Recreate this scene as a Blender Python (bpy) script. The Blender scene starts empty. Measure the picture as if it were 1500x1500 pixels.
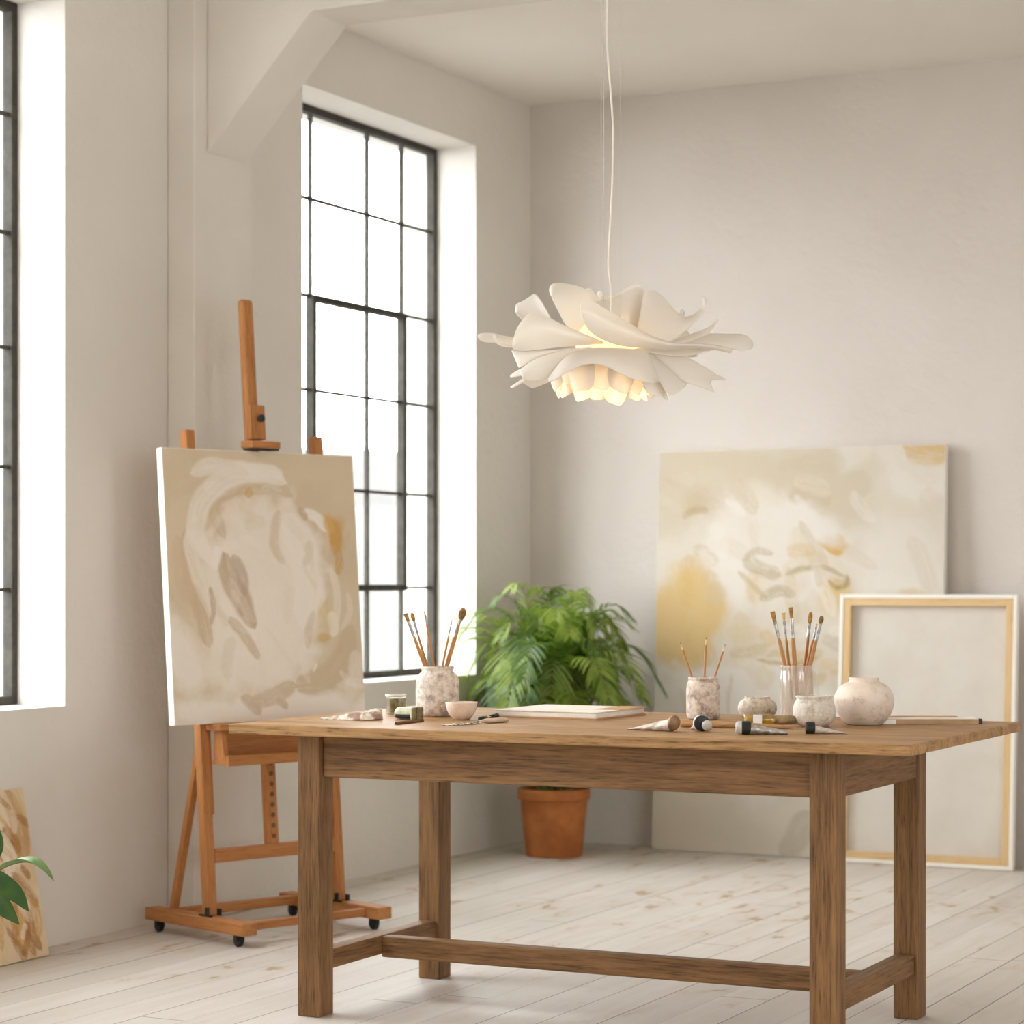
import bpy, bmesh, math, random
import numpy as np
from mathutils import Vector, Matrix, Quaternion

random.seed(7)
SC = bpy.context.scene
COL = SC.collection
PI = math.pi

# ------------------------------------------------------------------ helpers
def lin(r, g=None, b=None):
    if g is None: r, g, b = r
    def f(c):
        c /= 255.0
        return c / 12.92 if c <= 0.04045 else ((c + 0.055) / 1.055) ** 2.4
    return (f(r), f(g), f(b), 1.0)

class N:
    """tiny node-tree writer"""
    def __init__(s, name):
        s.m = bpy.data.materials.new(name); s.m.use_nodes = True
        s.t = s.m.node_tree; s.t.nodes.clear()
        s.out = s.t.nodes.new('ShaderNodeOutputMaterial')
    def n(s, typ, **kw):
        nd = s.t.nodes.new('ShaderNode' + typ)
        for k, v in kw.items():
            if k in nd.inputs: s.put(nd.inputs[k], v)
            else: setattr(nd, k, v)
        return nd
    def put(s, sock, v):
        if isinstance(v, bpy.types.NodeSocket): s.t.links.new(v, sock)
        elif isinstance(v, bpy.types.Node): s.t.links.new(v.outputs[0], sock)
        else: sock.default_value = v
    def coord(s, which='Object', scale=(1, 1, 1), loc=(0, 0, 0), rot=(0, 0, 0)):
        c = s.n('TexCoord'); mp = s.n('Mapping')
        s.t.links.new(c.outputs[which], mp.inputs['Vector'])
        mp.inputs['Scale'].default_value = scale; mp.inputs['Location'].default_value = loc
        mp.inputs['Rotation'].default_value = rot
        return mp.outputs[0]
    def noise(s, vec, scale=5, detail=4, rough=.55, dist=0):
        nd = s.n('TexNoise'); s.put(nd.inputs['Vector'], vec)
        nd.inputs['Scale'].default_value = scale; nd.inputs['Detail'].default_value = detail
        nd.inputs['Roughness'].default_value = rough; nd.inputs['Distortion'].default_value = dist
        return nd.outputs[0]
    def ramp(s, fac, stops):
        nd = s.n('ValToRGB'); s.put(nd.inputs[0], fac)
        e = nd.color_ramp.elements
        while len(e) < len(stops): e.new(0.5)
        for i, (p, c) in enumerate(stops):
            e[i].position = p; e[i].color = c if len(c) == 4 else (*c, 1)
        return nd.outputs[0]
    def mix(s, fac, a, b, mode='MIX'):
        nd = s.n('Mix', data_type='RGBA', blend_type=mode)
        s.put(nd.inputs[0], fac); s.put(nd.inputs[6], a); s.put(nd.inputs[7], b)
        return nd.outputs[2]
    def math(s, op, a, b=0.0):
        nd = s.n('Math', operation=op); s.put(nd.inputs[0], a); s.put(nd.inputs[1], b)
        return nd.outputs[0]
    def bump(s, h, strength=.2, dist=.01):
        nd = s.n('Bump'); s.put(nd.inputs['Height'], h)
        nd.inputs['Strength'].default_value = strength; nd.inputs['Distance'].default_value = dist
        return nd.outputs[0]
    def bsdf(s, color, rough=.6, normal=None, **kw):
        b = s.n('BsdfPrincipled')
        s.put(b.inputs['Base Color'], color); s.put(b.inputs['Roughness'], rough)
        if normal is not None: s.put(b.inputs['Normal'], normal)
        for k, v in kw.items(): s.put(b.inputs[k.replace('_', ' ')], v)
        s.t.links.new(b.outputs[0], s.out.inputs[0]); return b
    def done(s, shader=None):
        if shader is not None: s.put(s.out.inputs[0], shader)
        return s.m

G = lambda v: (v, v, v, 1)

# ------------------------------------------------------------------ materials
def plaster(name, c1, c2, bump=.25, sc=1.0):
    k = N(name); v = k.coord()
    big = k.noise(v, 1.1 * sc, 3, .5); fine = k.noise(v, 28 * sc, 6, .65); mid = k.noise(v, 7 * sc, 5, .6)
    col = k.mix(k.ramp(big, [(.35, G(0)), (.65, G(1))]), c1, c2)
    h = k.math('ADD', k.math('MULTIPLY', fine, .35), mid)
    k.bsdf(col, .92, k.bump(h, bump, .012), Specular_IOR_Level=.12)
    return k.m

M = {}
M['wall'] = plaster('plaster_wall', lin(223, 219, 213), lin(217, 212, 205), .5)
M['wall_b'] = plaster('plaster_back_wall', lin(214, 208, 202), lin(207, 200, 193), .5)
M['ceiling'] = plaster('plaster_ceiling', lin(232, 227, 220), lin(228, 222, 214), .2)
M['beam'] = plaster('painted_beam', lin(223, 218, 211), lin(217, 211, 203), .2, 2)
M['sill'] = plaster('painted_reveal', lin(232, 230, 226), lin(228, 225, 220), .35)

def floor_mat():
    k = N('whitewashed_planks'); c = k.n('TexCoord'); v = c.outputs['Object']
    sx = k.n('SeparateXYZ'); k.put(sx.inputs[0], v)
    W = .1405
    px = k.math('DIVIDE', k.math('ADD', sx.outputs[0], .0035), W)
    idx = k.math('FLOOR', px); fr = k.math('FRACT', px)
    edge = k.math('MINIMUM', fr, k.math('SUBTRACT', 1.0, fr))
    wn = k.n('TexWhiteNoise', noise_dimensions='1D'); k.put(wn.inputs['W'], idx)
    # gap width varies from board to board
    gw = k.math('ADD', .008, k.math('MULTIPLY', wn.outputs[0], .016))
    gap = k.math('LESS_THAN', edge, gw)
    # every other seam is tight in places, so it reads only faintly
    er = k.math('ROUND', px); odd = k.math('ABSOLUTE', k.math('MODULO', er, 2.0))
    wn2 = k.n('TexWhiteNoise', noise_dimensions='1D'); k.put(wn2.inputs['W'], k.math('ADD', er, .37))
    tight = k.math('MULTIPLY', odd, k.math('LESS_THAN', wn2.outputs[0], .6))
    gap = k.math('MULTIPLY', gap, k.math('SUBTRACT', 1.0, k.math('MULTIPLY', tight, .72)))
    # butt joints
    py = k.math('DIVIDE', k.math('ADD', sx.outputs[1], k.math('MULTIPLY', wn.outputs[0], 13.0)), 3.1)
    fy = k.math('FRACT', py)
    joint = k.math('LESS_THAN', fy, .0016)
    line = k.math('MAXIMUM', gap, joint)
    cmb = k.n('CombineXYZ'); k.put(cmb.inputs[0], k.math('MULTIPLY', sx.outputs[0], 26.0))
    k.put(cmb.inputs[1], k.math('ADD', k.math('MULTIPLY', sx.outputs[1], 1.6), k.math('MULTIPLY', idx, 7.31)))
    grain = k.noise(cmb.outputs[0], 1.0, 6, .6, .3)
    tone = k.mix(wn.outputs[0], lin(217, 212, 206), lin(206, 200, 193))
    col = k.mix(k.ramp(grain, [(.38, G(0)), (.75, G(.5))]), tone, lin(192, 182, 170))
    broad = k.noise(v, 1.4, 4, .6)
    col = k.mix(k.ramp(broad, [(.45, G(0)), (.75, G(.45))]), col, lin(197, 188, 177))
    # worn spots showing bare brown wood
    cm2 = k.n('CombineXYZ'); k.put(cm2.inputs[0], k.math('MULTIPLY', sx.outputs[0], 9.0))
    k.put(cm2.inputs[1], k.math('ADD', k.math('MULTIPLY', sx.outputs[1], 4.2), k.math('MULTIPLY', idx, 3.7)))
    wear = k.noise(cm2.outputs[0], 1.0, 7, .62, .25)
    zone = k.noise(v, .8, 2, .5)
    wz = k.math('ADD', wear, k.math('MULTIPLY', k.math('SUBTRACT', zone, .5), .55))
    wmask = k.ramp(wz, [(.648, G(0)), (.685, G(.85))])
    col = k.mix(wmask, col, k.mix(grain, lin(120, 84, 50), lin(176, 138, 92)))
    soft = k.ramp(wz, [(.555, G(0)), (.69, G(.45))])
    col = k.mix(soft, col, lin(190, 168, 140))
    col = k.mix(k.math('MULTIPLY', line, .75), col, lin(92, 80, 68))
    h = k.math('SUBTRACT', k.math('MULTIPLY', grain, .25), k.math('MULTIPLY', line, 1.0))
    k.bsdf(col, .52, k.bump(h, .35, .004), Specular_IOR_Level=.35)
    return k.m
M['floor'] = floor_mat()

def wood(name, axis, dark, mid, light, sc=1.0, rough=.55, knots=True, contrast=1.0, bump=.3, seed=0.0):
    """grain runs along the given axis (0,1,2)"""
    k = N(name)
    s1 = [34 * sc] * 3; s1[axis] = 1.6 * sc
    s2 = [190 * sc] * 3; s2[axis] = 11 * sc
    s3 = [7 * sc] * 3; s3[axis] = .9 * sc
    a = k.noise(k.coord('Object', s1, (seed, seed * 2, seed * 3)), 1, 5, .6, .6)
    b = k.noise(k.coord('Object', s2, (seed, 0, 0)), 1, 4, .65)
    c = k.noise(k.coord('Object', s3, (0, seed, 0)), 1, 4, .55, .8)
    f = k.math('ADD', k.math('MULTIPLY', a, .42), k.math('ADD', k.math('MULTIPLY', b, .42), k.math('MULTIPLY', c, .18)))
    w = .13 / contrast
    col = k.ramp(f, [(.51 - w, dark), (.50, mid), (.51 + w, light)])
    crack = k.ramp(b, [(.33, G(1)), (.41, G(0))])
    col = k.mix(k.math('MULTIPLY', crack, .55 * contrast), col, tuple(x * .55 for x in dark[:3]) + (1,))
    h = k.math('ADD', k.math('MULTIPLY', a, .5), k.math('MULTIPLY', b, .8))
    if knots:
        sk = [9 * sc] * 3; sk[axis] = 4.0 * sc
        vo = k.n('TexVoronoi', feature='F1'); k.put(vo.inputs['Vector'], k.coord('Object', sk, (seed * 5 + .3, .7, .1)))
        vo.inputs['Scale'].default_value = 1.0
        d = k.math('ADD', vo.outputs['Distance'], k.math('MULTIPLY', k.math('SUBTRACT', a, .5), .35))
        sep = k.n('SeparateColor'); k.put(sep.inputs[0], vo.outputs['Color'])
        some = k.math('GREATER_THAN', sep.outputs[0], .80)
        km = k.math('MULTIPLY', some, k.ramp(d, [(.03, G(1)), (.16, G(0))]))
        col = k.mix(k.math('MULTIPLY', km, .85), col, tuple(x * .35 for x in dark[:3]) + (1,))
        h = k.math('SUBTRACT', h, km)
    k.bsdf(col, rough, k.bump(h, bump, .003), Specular_IOR_Level=.3)
    return k.m

OAK_SHADED = (lin(86, 60, 36), lin(124, 90, 56), lin(150, 113, 73))  # legs and aprons: darkened, weaker light on upright faces put into the colour
OAK_LIT = (lin(114, 82, 50), lin(162, 124, 80), lin(188, 150, 102))  # tabletop: lightened, stronger light from above put into the colour
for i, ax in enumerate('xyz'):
    M['oak_' + ax] = wood('rustic_oak_' + ax, i, *OAK_SHADED, seed=1.3 * i)
M['oak_top'] = wood('rustic_oak_top', 0, *OAK_LIT, seed=4.4, rough=.48)
BEECH = (lin(146, 96, 54), lin(180, 122, 72), lin(198, 142, 88))
for i, ax in enumerate('xyz'):
    M['beech_' + ax] = wood('oiled_beech_' + ax, i, *BEECH, sc=1.2, knots=False, contrast=.7, bump=.1, seed=2.1 * i)
M['handle'] = wood('brush_handle_wood', 2, lin(150, 106, 64), lin(184, 134, 84), lin(202, 154, 102), 2.0, .4, False, .6, .05)
M['pine'] = wood('pine_stretcher', 2, lin(198, 164, 116), lin(216, 186, 140), lin(226, 200, 158), 1, .6, False, .5, .08)
M['pine_x'] = wood('pine_stretcher_cross', 0, lin(198, 164, 116), lin(216, 186, 140), lin(226, 200, 158), 1, .6, False, .5, .08)
M['dowel'] = wood('pale_dowel', 0, lin(140, 104, 70), lin(176, 136, 94), lin(198, 162, 120), 2, .55, False, .8, .1)
M['darkstub'] = wood('dark_pencil_wood', 0, lin(78, 56, 38), lin(112, 82, 56), lin(132, 100, 70), 2, .6, False, .6, .05)

def simple(name, col, rough=.5, metal=0.0, bump=0, bscale=60, spec=.5, var=None, vscale=12):
    k = N(name); v = k.coord()
    c = col
    if var is not None:
        c = k.mix(k.ramp(k.noise(v, vscale, 5, .6), [(.38, G(0)), (.62, G(1))]), col, var)
    nrm = k.bump(k.noise(v, bscale, 5, .6), bump, .003) if bump else None
    k.bsdf(c, rough, nrm, Metallic=metal, Specular_IOR_Level=spec)
    return k.m

M['steel'] = simple('dark_window_steel', lin(52, 49, 43), .7, 0, .15, 50, .25, lin(66, 62, 55), 20)
M['black'] = simple('black_plastic', lin(28, 29, 30), .45, 0, .1, 80, .4, lin(44, 45, 46), 40)
M['ferrule'] = simple('brushed_ferrule', lin(190, 190, 192), .38, .85, .2, 200, .5, lin(140, 138, 136), 90)
M['bristle'] = simple('brown_bristle', lin(142, 104, 58), .8, 0, .4, 400, .2, lin(182, 140, 84), 120)
M['bristle_pale'] = simple('pale_bristle', lin(214, 188, 128), .8, 0, .4, 400, .2, lin(232, 212, 164), 120)
M['bristle_dark'] = simple('dark_bristle', lin(116, 88, 54), .8, 0, .4, 400, .2, lin(152, 118, 74), 120)
M['white_plastic'] = simple('white_plastic', lin(232, 231, 227), .45, 0, .05, 60, .4)
M['grey_cap'] = simple('pale_grey_plastic', lin(202, 198, 193), .5, 0, .1, 60, .4, lin(184, 178, 172), 60)
M['paper'] = simple('white_paper', lin(240, 236, 229), .8, 0, .05, 100, .2, lin(232, 226, 216), 20)
M['tan_cover'] = simple('tan_cover', lin(206, 160, 112), .6, 0, .1, 100, .3, lin(188, 140, 94), 15)
M['kraft'] = simple('kraft_cover', lin(188, 160, 126), .7, 0, .1, 100, .3, lin(170, 142, 110), 15)
M['terracotta'] = simple('terracotta', lin(178, 112, 62), .8, 0, .25, 40, .25, lin(156, 94, 50), 9)
M['soil'] = simple('potting_soil', lin(62, 46, 34), .95, 0, .8, 60, .1, lin(40, 30, 22), 40)
M['cord'] = simple('white_cord', lin(232, 226, 214), .6, 0, .05, 60, .3)
M['wire'] = simple('steel_wire', lin(205, 200, 192), .4, .3, 0, 60, .4)
M['olive'] = simple('olive_brown_cap', lin(126, 112, 68), .35, 0, .1, 60, .5, lin(92, 78, 44), 90)
M['tube_white'] = simple('crumpled_white_tube', lin(222, 212, 202), .45, .15, .7, 70, .4, lin(190, 178, 168), 50)
M['tube_silver'] = simple('crumpled_silver_tube', lin(200, 200, 198), .32, .7, .9, 90, .5, lin(158, 156, 153), 70)
M['brown_cap'] = simple('brown_dome_cap', lin(146, 116, 84), .45, 0, .15, 60, .4, lin(108, 82, 58), 40)
M['label_white'] = simple('white_label', lin(244, 243, 240), .6)
M['leaf_stem'] = simple('leaf_stem', lin(96, 112, 54), .6, 0, .1, 60, .3, lin(120, 104, 60), 20)

def ceramic(name, base, spot, dark, rough=.6, amt=.5, sc=1.0):
    k = N(name); v = k.coord()
    a = k.noise(v, 60 * sc, 6, .72); b = k.noise(v, 150 * sc, 5, .7); c = k.noise(v, 30 * sc, 4, .6)
    col = k.mix(k.ramp(a, [(.42, G(0)), (.60, G(amt))]), base, spot)
    col = k.mix(k.ramp(c, [(.5, G(0)), (.64, G(amt))]), col, spot)
    col = k.mix(k.ramp(k.math('ADD', k.math('MULTIPLY', b, .5), k.math('MULTIPLY', c, .5)), [(.54, G(0)), (.62, G(amt))]), col, dark)
    k.bsdf(col, rough, k.bump(k.math('ADD', a, b), .35, .003), Specular_IOR_Level=.35)
    return k.m
M['crock'] = ceramic('mottled_crock', lin(226, 216, 204), lin(184, 168, 158), lin(128, 118, 122), .65, .85)
M['crock_pink'] = ceramic('mottled_pink_crock', lin(222, 210, 198), lin(186, 168, 156), lin(142, 126, 120), .65, .85)
M['bowlclay'] = ceramic('pale_bowl_clay', lin(230, 210, 194), lin(218, 194, 176), lin(200, 176, 160), .55, .35)
M['lowclay'] = ceramic('streaky_clay', lin(232, 224, 212), lin(200, 188, 174), lin(150, 136, 120), .65, .8, 1.0)
M['roundclay'] = ceramic('grey_cream_glaze', lin(222, 214, 202), lin(192, 182, 170), lin(150, 140, 130), .5, .6)
M['vaseclay'] = ceramic('cream_speckled_glaze', lin(230, 217, 204), lin(217, 203, 189), lin(134, 118, 98), .38, .35, .8)

def glassy(name, tint, mixfac=.12, rough=.03):
    k = N(name)
    tr = k.n('BsdfTransparent', Color=tint); gl = k.n('BsdfGlossy', Roughness=rough)
    gl.inputs['Color'].default_value = (1, 1, 1, 1)
    lw = k.n('LayerWeight', Blend=.35)
    f = k.math('ADD', k.math('MULTIPLY', lw.outputs['Facing'], .45), mixfac * .3)
    mx = k.n('MixShader'); k.put(mx.inputs[0], f); k.put(mx.inputs[1], tr.outputs[0]); k.put(mx.inputs[2], gl.outputs[0])
    return k.done(mx.outputs[0])
def pane_mat():
    k = N('window_pane')
    tr = k.n('BsdfTransparent', Color=(.97, .975, .97, 1)); gl = k.n('BsdfGlossy', Roughness=.02)
    mx = k.n('MixShader'); mx.inputs[0].default_value = .05
    k.put(mx.inputs[1], tr.outputs[0]); k.put(mx.inputs[2], gl.outputs[0])
    return k.done(mx.outputs[0])
M['pane'] = pane_mat()
M['glass'] = glassy('clear_glass', (.96, .97, .95, 1))
M['glass_green'] = glassy('green_tinted_glass', (.80, .84, .66, 1))
def oil():
    k = N('yellow_oil'); v = k.coord(); a = k.noise(v, 70, 3, .5)
    pb = k.n('BsdfPrincipled', Roughness=.15); k.put(pb.inputs['Base Color'], k.ramp(a, [(.40, lin(150, 120, 30)), (.56, lin(214, 178, 60))]))
    tl = k.n('BsdfTranslucent', Color=lin(228, 190, 70)); mx = k.n('MixShader'); mx.inputs[0].default_value = .5
    k.put(mx.inputs[1], pb.outputs[0]); k.put(mx.inputs[2], tl.outputs[0]); return k.done(mx.outputs[0])
M['oil'] = oil()
M['oil_brown'] = glassy('brown_oil_glass', (.62, .50, .30, 1), .3, .15)

def milky():
    k = N('paint_clouded_glass'); v = k.coord('Object', (60, 60, 8))
    a = k.noise(v, 1, 5, .6)
    df = k.n('BsdfDiffuse', Color=lin(232, 222, 212)); tr = k.n('BsdfTransparent', Color=(.97, .95, .92, 1))
    gl = k.n('BsdfGlossy', Roughness=.08)
    mx = k.n('MixShader'); k.put(mx.inputs[0], k.ramp(a, [(.35, G(.08)), (.7, G(.5))]))
    k.put(mx.inputs[1], tr.outputs[0]); k.put(mx.inputs[2], df.outputs[0])
    m2 = k.n('MixShader'); lw = k.n('LayerWeight', Blend=.3)
    k.put(m2.inputs[0], k.math('ADD', k.math('MULTIPLY', lw.outputs['Facing'], .3), .04))
    k.put(m2.inputs[1], mx.outputs[0]); k.put(m2.inputs[2], gl.outputs[0])
    return k.done(m2.outputs[0])
M['milky'] = milky()

def petal_mat():
    k = N('translucent_petal')
    df = k.n('BsdfDiffuse', Color=(.90, .885, .86, 1)); tl = k.n('BsdfTranslucent', Color=(.93, .88, .80, 1))
    gl = k.n('BsdfGlossy', Roughness=.4)
    mx = k.n('MixShader'); mx.inputs[0].default_value = .45
    k.put(mx.inputs[1], df.outputs[0]); k.put(mx.inputs[2], tl.outputs[0])
    m2 = k.n('MixShader'); m2.inputs[0].default_value = .03
    k.put(m2.inputs[1], mx.outputs[0]); k.put(m2.inputs[2], gl.outputs[0])
    return k.done(m2.outputs[0])
M['petal'] = petal_mat()
def diffuser_mat():
    k = N('warm_diffuser'); df = k.n('BsdfDiffuse', Color=(.92, .86, .74, 1)); tl = k.n('BsdfTranslucent', Color=(.97, .90, .76, 1))
    mx = k.n('MixShader'); mx.inputs[0].default_value = .72
    k.put(mx.inputs[1], df.outputs[0]); k.put(mx.inputs[2], tl.outputs[0]); return k.done(mx.outputs[0])
M['diffuser'] = diffuser_mat()

def emit(name, col, st):
    k = N(name); e = k.n('Emission', Color=col, Strength=st); return k.done(e.outputs[0])
M['bulb'] = emit('warm_bulb', (1, .74, .40, 1), 6)

def leaf_mat(name, a, b, scale=14, trans=.35):
    k = N(name); v = k.coord()
    col = k.mix(k.ramp(k.noise(v, scale, 3, .6), [(.35, G(0)), (.65, G(1))]), a, b)
    pb = k.n('BsdfPrincipled', Roughness=.42); k.put(pb.inputs['Base Color'], col); pb.inputs['Specular IOR Level'].default_value = .45
    tl = k.n('BsdfTranslucent'); k.put(tl.inputs[0], k.mix(.5, col, lin(150, 190, 60)))
    mx = k.n('MixShader'); mx.inputs[0].default_value = trans
    k.put(mx.inputs[1], pb.outputs[0]); k.put(mx.inputs[2], tl.outputs[0])
    return k.done(mx.outputs[0])
M['palm'] = leaf_mat('palm_leaf', lin(92, 116, 36), lin(142, 160, 68), 9)
M['palm_dark'] = leaf_mat('palm_leaf_dark', lin(44, 74, 20), lin(78, 108, 36), 9)
M['leaf'] = leaf_mat('broad_leaf', lin(52, 88, 40), lin(72, 108, 50), 20, .2)
M['leaf_pale'] = leaf_mat('pale_broad_leaf', lin(110, 146, 84), lin(146, 174, 118), 20, .25)

def painted(name, rough=.6, bump=.35):
    k = N(name)
    at = k.n('Attribute', attribute_name='paint')
    v = k.coord('Object', (1, 1, 1)); weave = k.noise(v, 420, 2, .5); st = k.noise(v, 60, 5, .65)
    col = k.mix(k.math('MULTIPLY', st, .10), at.outputs['Color'], lin(150, 130, 100))
    k.bsdf(col, rough, k.bump(k.math('ADD', k.math('MULTIPLY', weave, .4), st), bump, .002), Specular_IOR_Level=.25)
    return k.m
M['painting'] = painted('painted_canvas')
M['canvas_white'] = simple('primed_canvas', lin(242, 239, 233), .8, 0, .15, 300, .2)
M['linen'] = simple('raw_linen_back', lin(219, 214, 206), .9, 0, .3, 350, .15, lin(214, 208, 199), 6)

# ------------------------------------------------------------------ mesh builder
class MB:
    def __init__(s): s.v = []; s.f = []
    def add(s, vs, fs):
        o = len(s.v); s.v += [tuple(p) for p in vs]; s.f += [tuple(i + o for i in f) for f in fs]; return s
    def box(s, x0, x1, y0, y1, z0, z1, T=None):
        vs = [Vector((x, y, z)) for z in (z0, z1) for y in (y0, y1) for x in (x0, x1)]
        if T is not None: vs = [T @ p for p in vs]
        return s.add(vs, [(0, 2, 3, 1), (4, 5, 7, 6), (0, 1, 5, 4), (2, 6, 7, 3), (0, 4, 6, 2), (1, 3, 7, 5)])
    def beam(s, a, b, w, d, side=(1, 0, 0)):
        """square bar from a to b; w along side, d across"""
        a, b = Vector(a), Vector(b); ax = (b - a).normalized()
        sd = Vector(side); sd = (sd - ax * sd.dot(ax)).normalized(); ot = ax.cross(sd)
        vs = [p + sd * (i * w / 2) + ot * (j * d / 2) for p in (a, b) for j in (-1, 1) for i in (-1, 1)]
        return s.add(vs, [(0, 2, 3, 1), (4, 5, 7, 6), (0, 1, 5, 4), (2, 6, 7, 3), (0, 4, 6, 2), (1, 3, 7, 5)])
    def tube(s, pts, rad, seg=12, caps=True):
        pts = [Vector(p) for p in pts]; n = len(pts)
        if not hasattr(rad, '__len__'): rad = [rad] * n
        up = None; rings = []
        for i, p in enumerate(pts):
            t = (pts[min(i + 1, n - 1)] - pts[max(i - 1, 0)]).normalized()
            if up is None:
                up = t.orthogonal().normalized()
            up = (up - t * up.dot(t)).normalized(); o = t.cross(up)
            rings.append([p + (up * math.cos(2 * PI * k / seg) + o * math.sin(2 * PI * k / seg)) * rad[i] for k in range(seg)])
        vs = [q for r in rings for q in r]; fs = []
        for i in range(n - 1):
            for k in range(seg):
                a = i * seg + k; b = i * seg + (k + 1) % seg
                fs.append((a, b, b + seg, a + seg))
        if caps:
            fs.append(tuple(reversed(range(seg)))); fs.append(tuple((n - 1) * seg + k for k in range(seg)))
        return s.add(vs, fs)
    def lathe(s, prof, seg=40, c=(0, 0, 0), T=None):
        """prof: list of (r, z); r=0 closes"""
        vs = []; fs = []; rows = []
        for r, z in prof:
            if r < 1e-6:
                rows.append([len(vs)]); vs.append(Vector((c[0], c[1], c[2] + z)))
            else:
                rows.append(list(range(len(vs), len(vs) + seg)))
                vs += [Vector((c[0] + r * math.cos(2 * PI * k / seg), c[1] + r * math.sin(2 * PI * k / seg), c[2] + z)) for k in range(seg)]
        for A, B in zip(rows, rows[1:]):
            for k in range(seg):
                a0, a1 = A[k % len(A)], A[(k + 1) % len(A)]; b0, b1 = B[k % len(B)], B[(k + 1) % len(B)]
                q = [a0]
                for i in (a1, b1, b0):
                    if i not in q: q.append(i)
                if len(q) > 2: fs.append(tuple(q))
        if T is not None: vs = [T @ p for p in vs]
        return s.add(vs, fs)
    def grid(s, P):
        """P: rows of points"""
        n, m = len(P), len(P[0]); vs = [p for r in P for p in r]
        return s.add(vs, [(i * m + j, i * m + j + 1, (i + 1) * m + j + 1, (i + 1) * m + j) for i in range(n - 1) for j in range(m - 1)])
    def build(s, name, mat, parent=None, bevel=0, smooth=False, solid=0, sub=0, seg=2):
        me = bpy.data.meshes.new(name); me.from_pydata(s.v, [], s.f); me.update()
        o = bpy.data.objects.new(name, me); COL.objects.link(o)
        bm = bmesh.new(); bm.from_mesh(me); bmesh.ops.recalc_face_normals(bm, faces=bm.faces[:]); bm.to_mesh(me); bm.free()
        me.materials.append(mat)
        if smooth:
            for p in me.polygons: p.use_smooth = True
        if solid:
            md = o.modifiers.new('solid', 'SOLIDIFY'); md.thickness = solid; md.offset = 0
        if bevel:
            md = o.modifiers.new('bevel', 'BEVEL'); md.width = bevel; md.segments = seg; md.limit_method = 'ANGLE'; md.angle_limit = .6
        if sub:
            md = o.modifiers.new('sub', 'SUBSURF'); md.levels = sub; md.render_levels = sub
        if parent is not None: o.parent = parent
        return o

def tag(o, label=None, cat=None, group=None, kind=None):
    if label: o['label'] = label
    if cat: o['category'] = cat
    if group: o['group'] = group
    if kind: o['kind'] = kind
    return o
def thing(name, label, cat, loc=(0, 0, 0), rot=(0, 0, 0), group=None):
    o = bpy.data.objects.new(name, None); COL.objects.link(o)
    o.empty_display_size = .05
    o.location = loc; o.rotation_euler = rot
    return tag(o, label, cat, group)
def struct(o): return tag(o, kind='structure')

def cr(pts, n):
    """Catmull-Rom through pts, n samples evenly spread by arc length"""
    P = [np.array(p, float) for p in pts]
    if len(P) == 2: return [P[0] + (P[1] - P[0]) * i / (n - 1) for i in range(n)]
    Q = [2 * P[0] - P[1]] + P + [2 * P[-1] - P[-2]]
    dense = []
    for i in range(1, len(Q) - 2):
        for t in np.linspace(0, 1, 12, endpoint=False):
            a, b, c, d = Q[i - 1], Q[i], Q[i + 1], Q[i + 2]
            dense.append(.5 * (2 * b + (c - a) * t + (2 * a - 5 * b + 4 * c - d) * t * t + (3 * b - a - 3 * c + d) * t ** 3))
    dense.append(P[-1]); D = np.array(dense)
    L = np.concatenate([[0], np.cumsum(np.linalg.norm(np.diff(D, axis=0), axis=1))])
    x = np.linspace(0, L[-1], n)
    return [np.array([np.interp(v, L, D[:, k]) for k in range(D.shape[1])]) for v in x]

# ------------------------------------------------------------------ the room
XL, YB, XR, YR, H = -4.614, 9.51, 3.4, -2.6, 3.275
WT = .36                                        # wall thickness on the window side
WINS = [(7.563, 8.977), (4.704, 6.118), (1.845, 3.259), (-1.014, .40)]
ZS, ZH = .755, 3.008

m = MB().box(XL - WT, XR + .2, YR - .2, YB + .2, -.12, 0)
struct(m.build('floor', M['floor']))
m = MB().box(XL - WT, XR + .2, YR - .2, YB + .2, H, H + .15)
struct(m.build('ceiling', M['ceiling']))

m = MB()
def rounded_wall():
    ys = [YR - .2]
    for a, b in sorted(WINS): ys += [a, b]
    ys.append(YB + .2)
    m.box(XL - WT, XL, ys[0], ys[-1], 0, ZS); m.box(XL - WT, XL, ys[0], ys[-1], ZH, H)
    for i in range(0, len(ys), 2): m.box(XL - WT, XL, ys[i], ys[i + 1], ZS, ZH)
rounded_wall()
o = m.build('wall_left', M['wall'])
bm = bmesh.new(); bm.from_mesh(o.data)
bmesh.ops.remove_doubles(bm, verts=bm.verts[:], dist=1e-5); bm.to_mesh(o.data); bm.free()
struct(o)
struct(MB().box(XL, XR + .2, YB, YB + .2, 0, H).build('wall_back', M['wall_b']))
FILL_WINS = [(-.6, .9), (2.4, 3.9)]  # window openings added in the unseen right wall as fill light
m = MB(); ys = [YR, -.6, .9, 2.4, 3.9, YB]
m.box(XR, XR + .2, YR, YB, 0, ZS); m.box(XR, XR + .2, YR, YB, 2.75, H)
for i in range(0, 6, 2): m.box(XR, XR + .2, ys[i], ys[i + 1], ZS, 2.75)
struct(m.build('wall_right', M['wall']))
struct(MB().box(XL, XR + .2, YR - .2, YR, 0, H).build('wall_rear', M['wall']))

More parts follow.
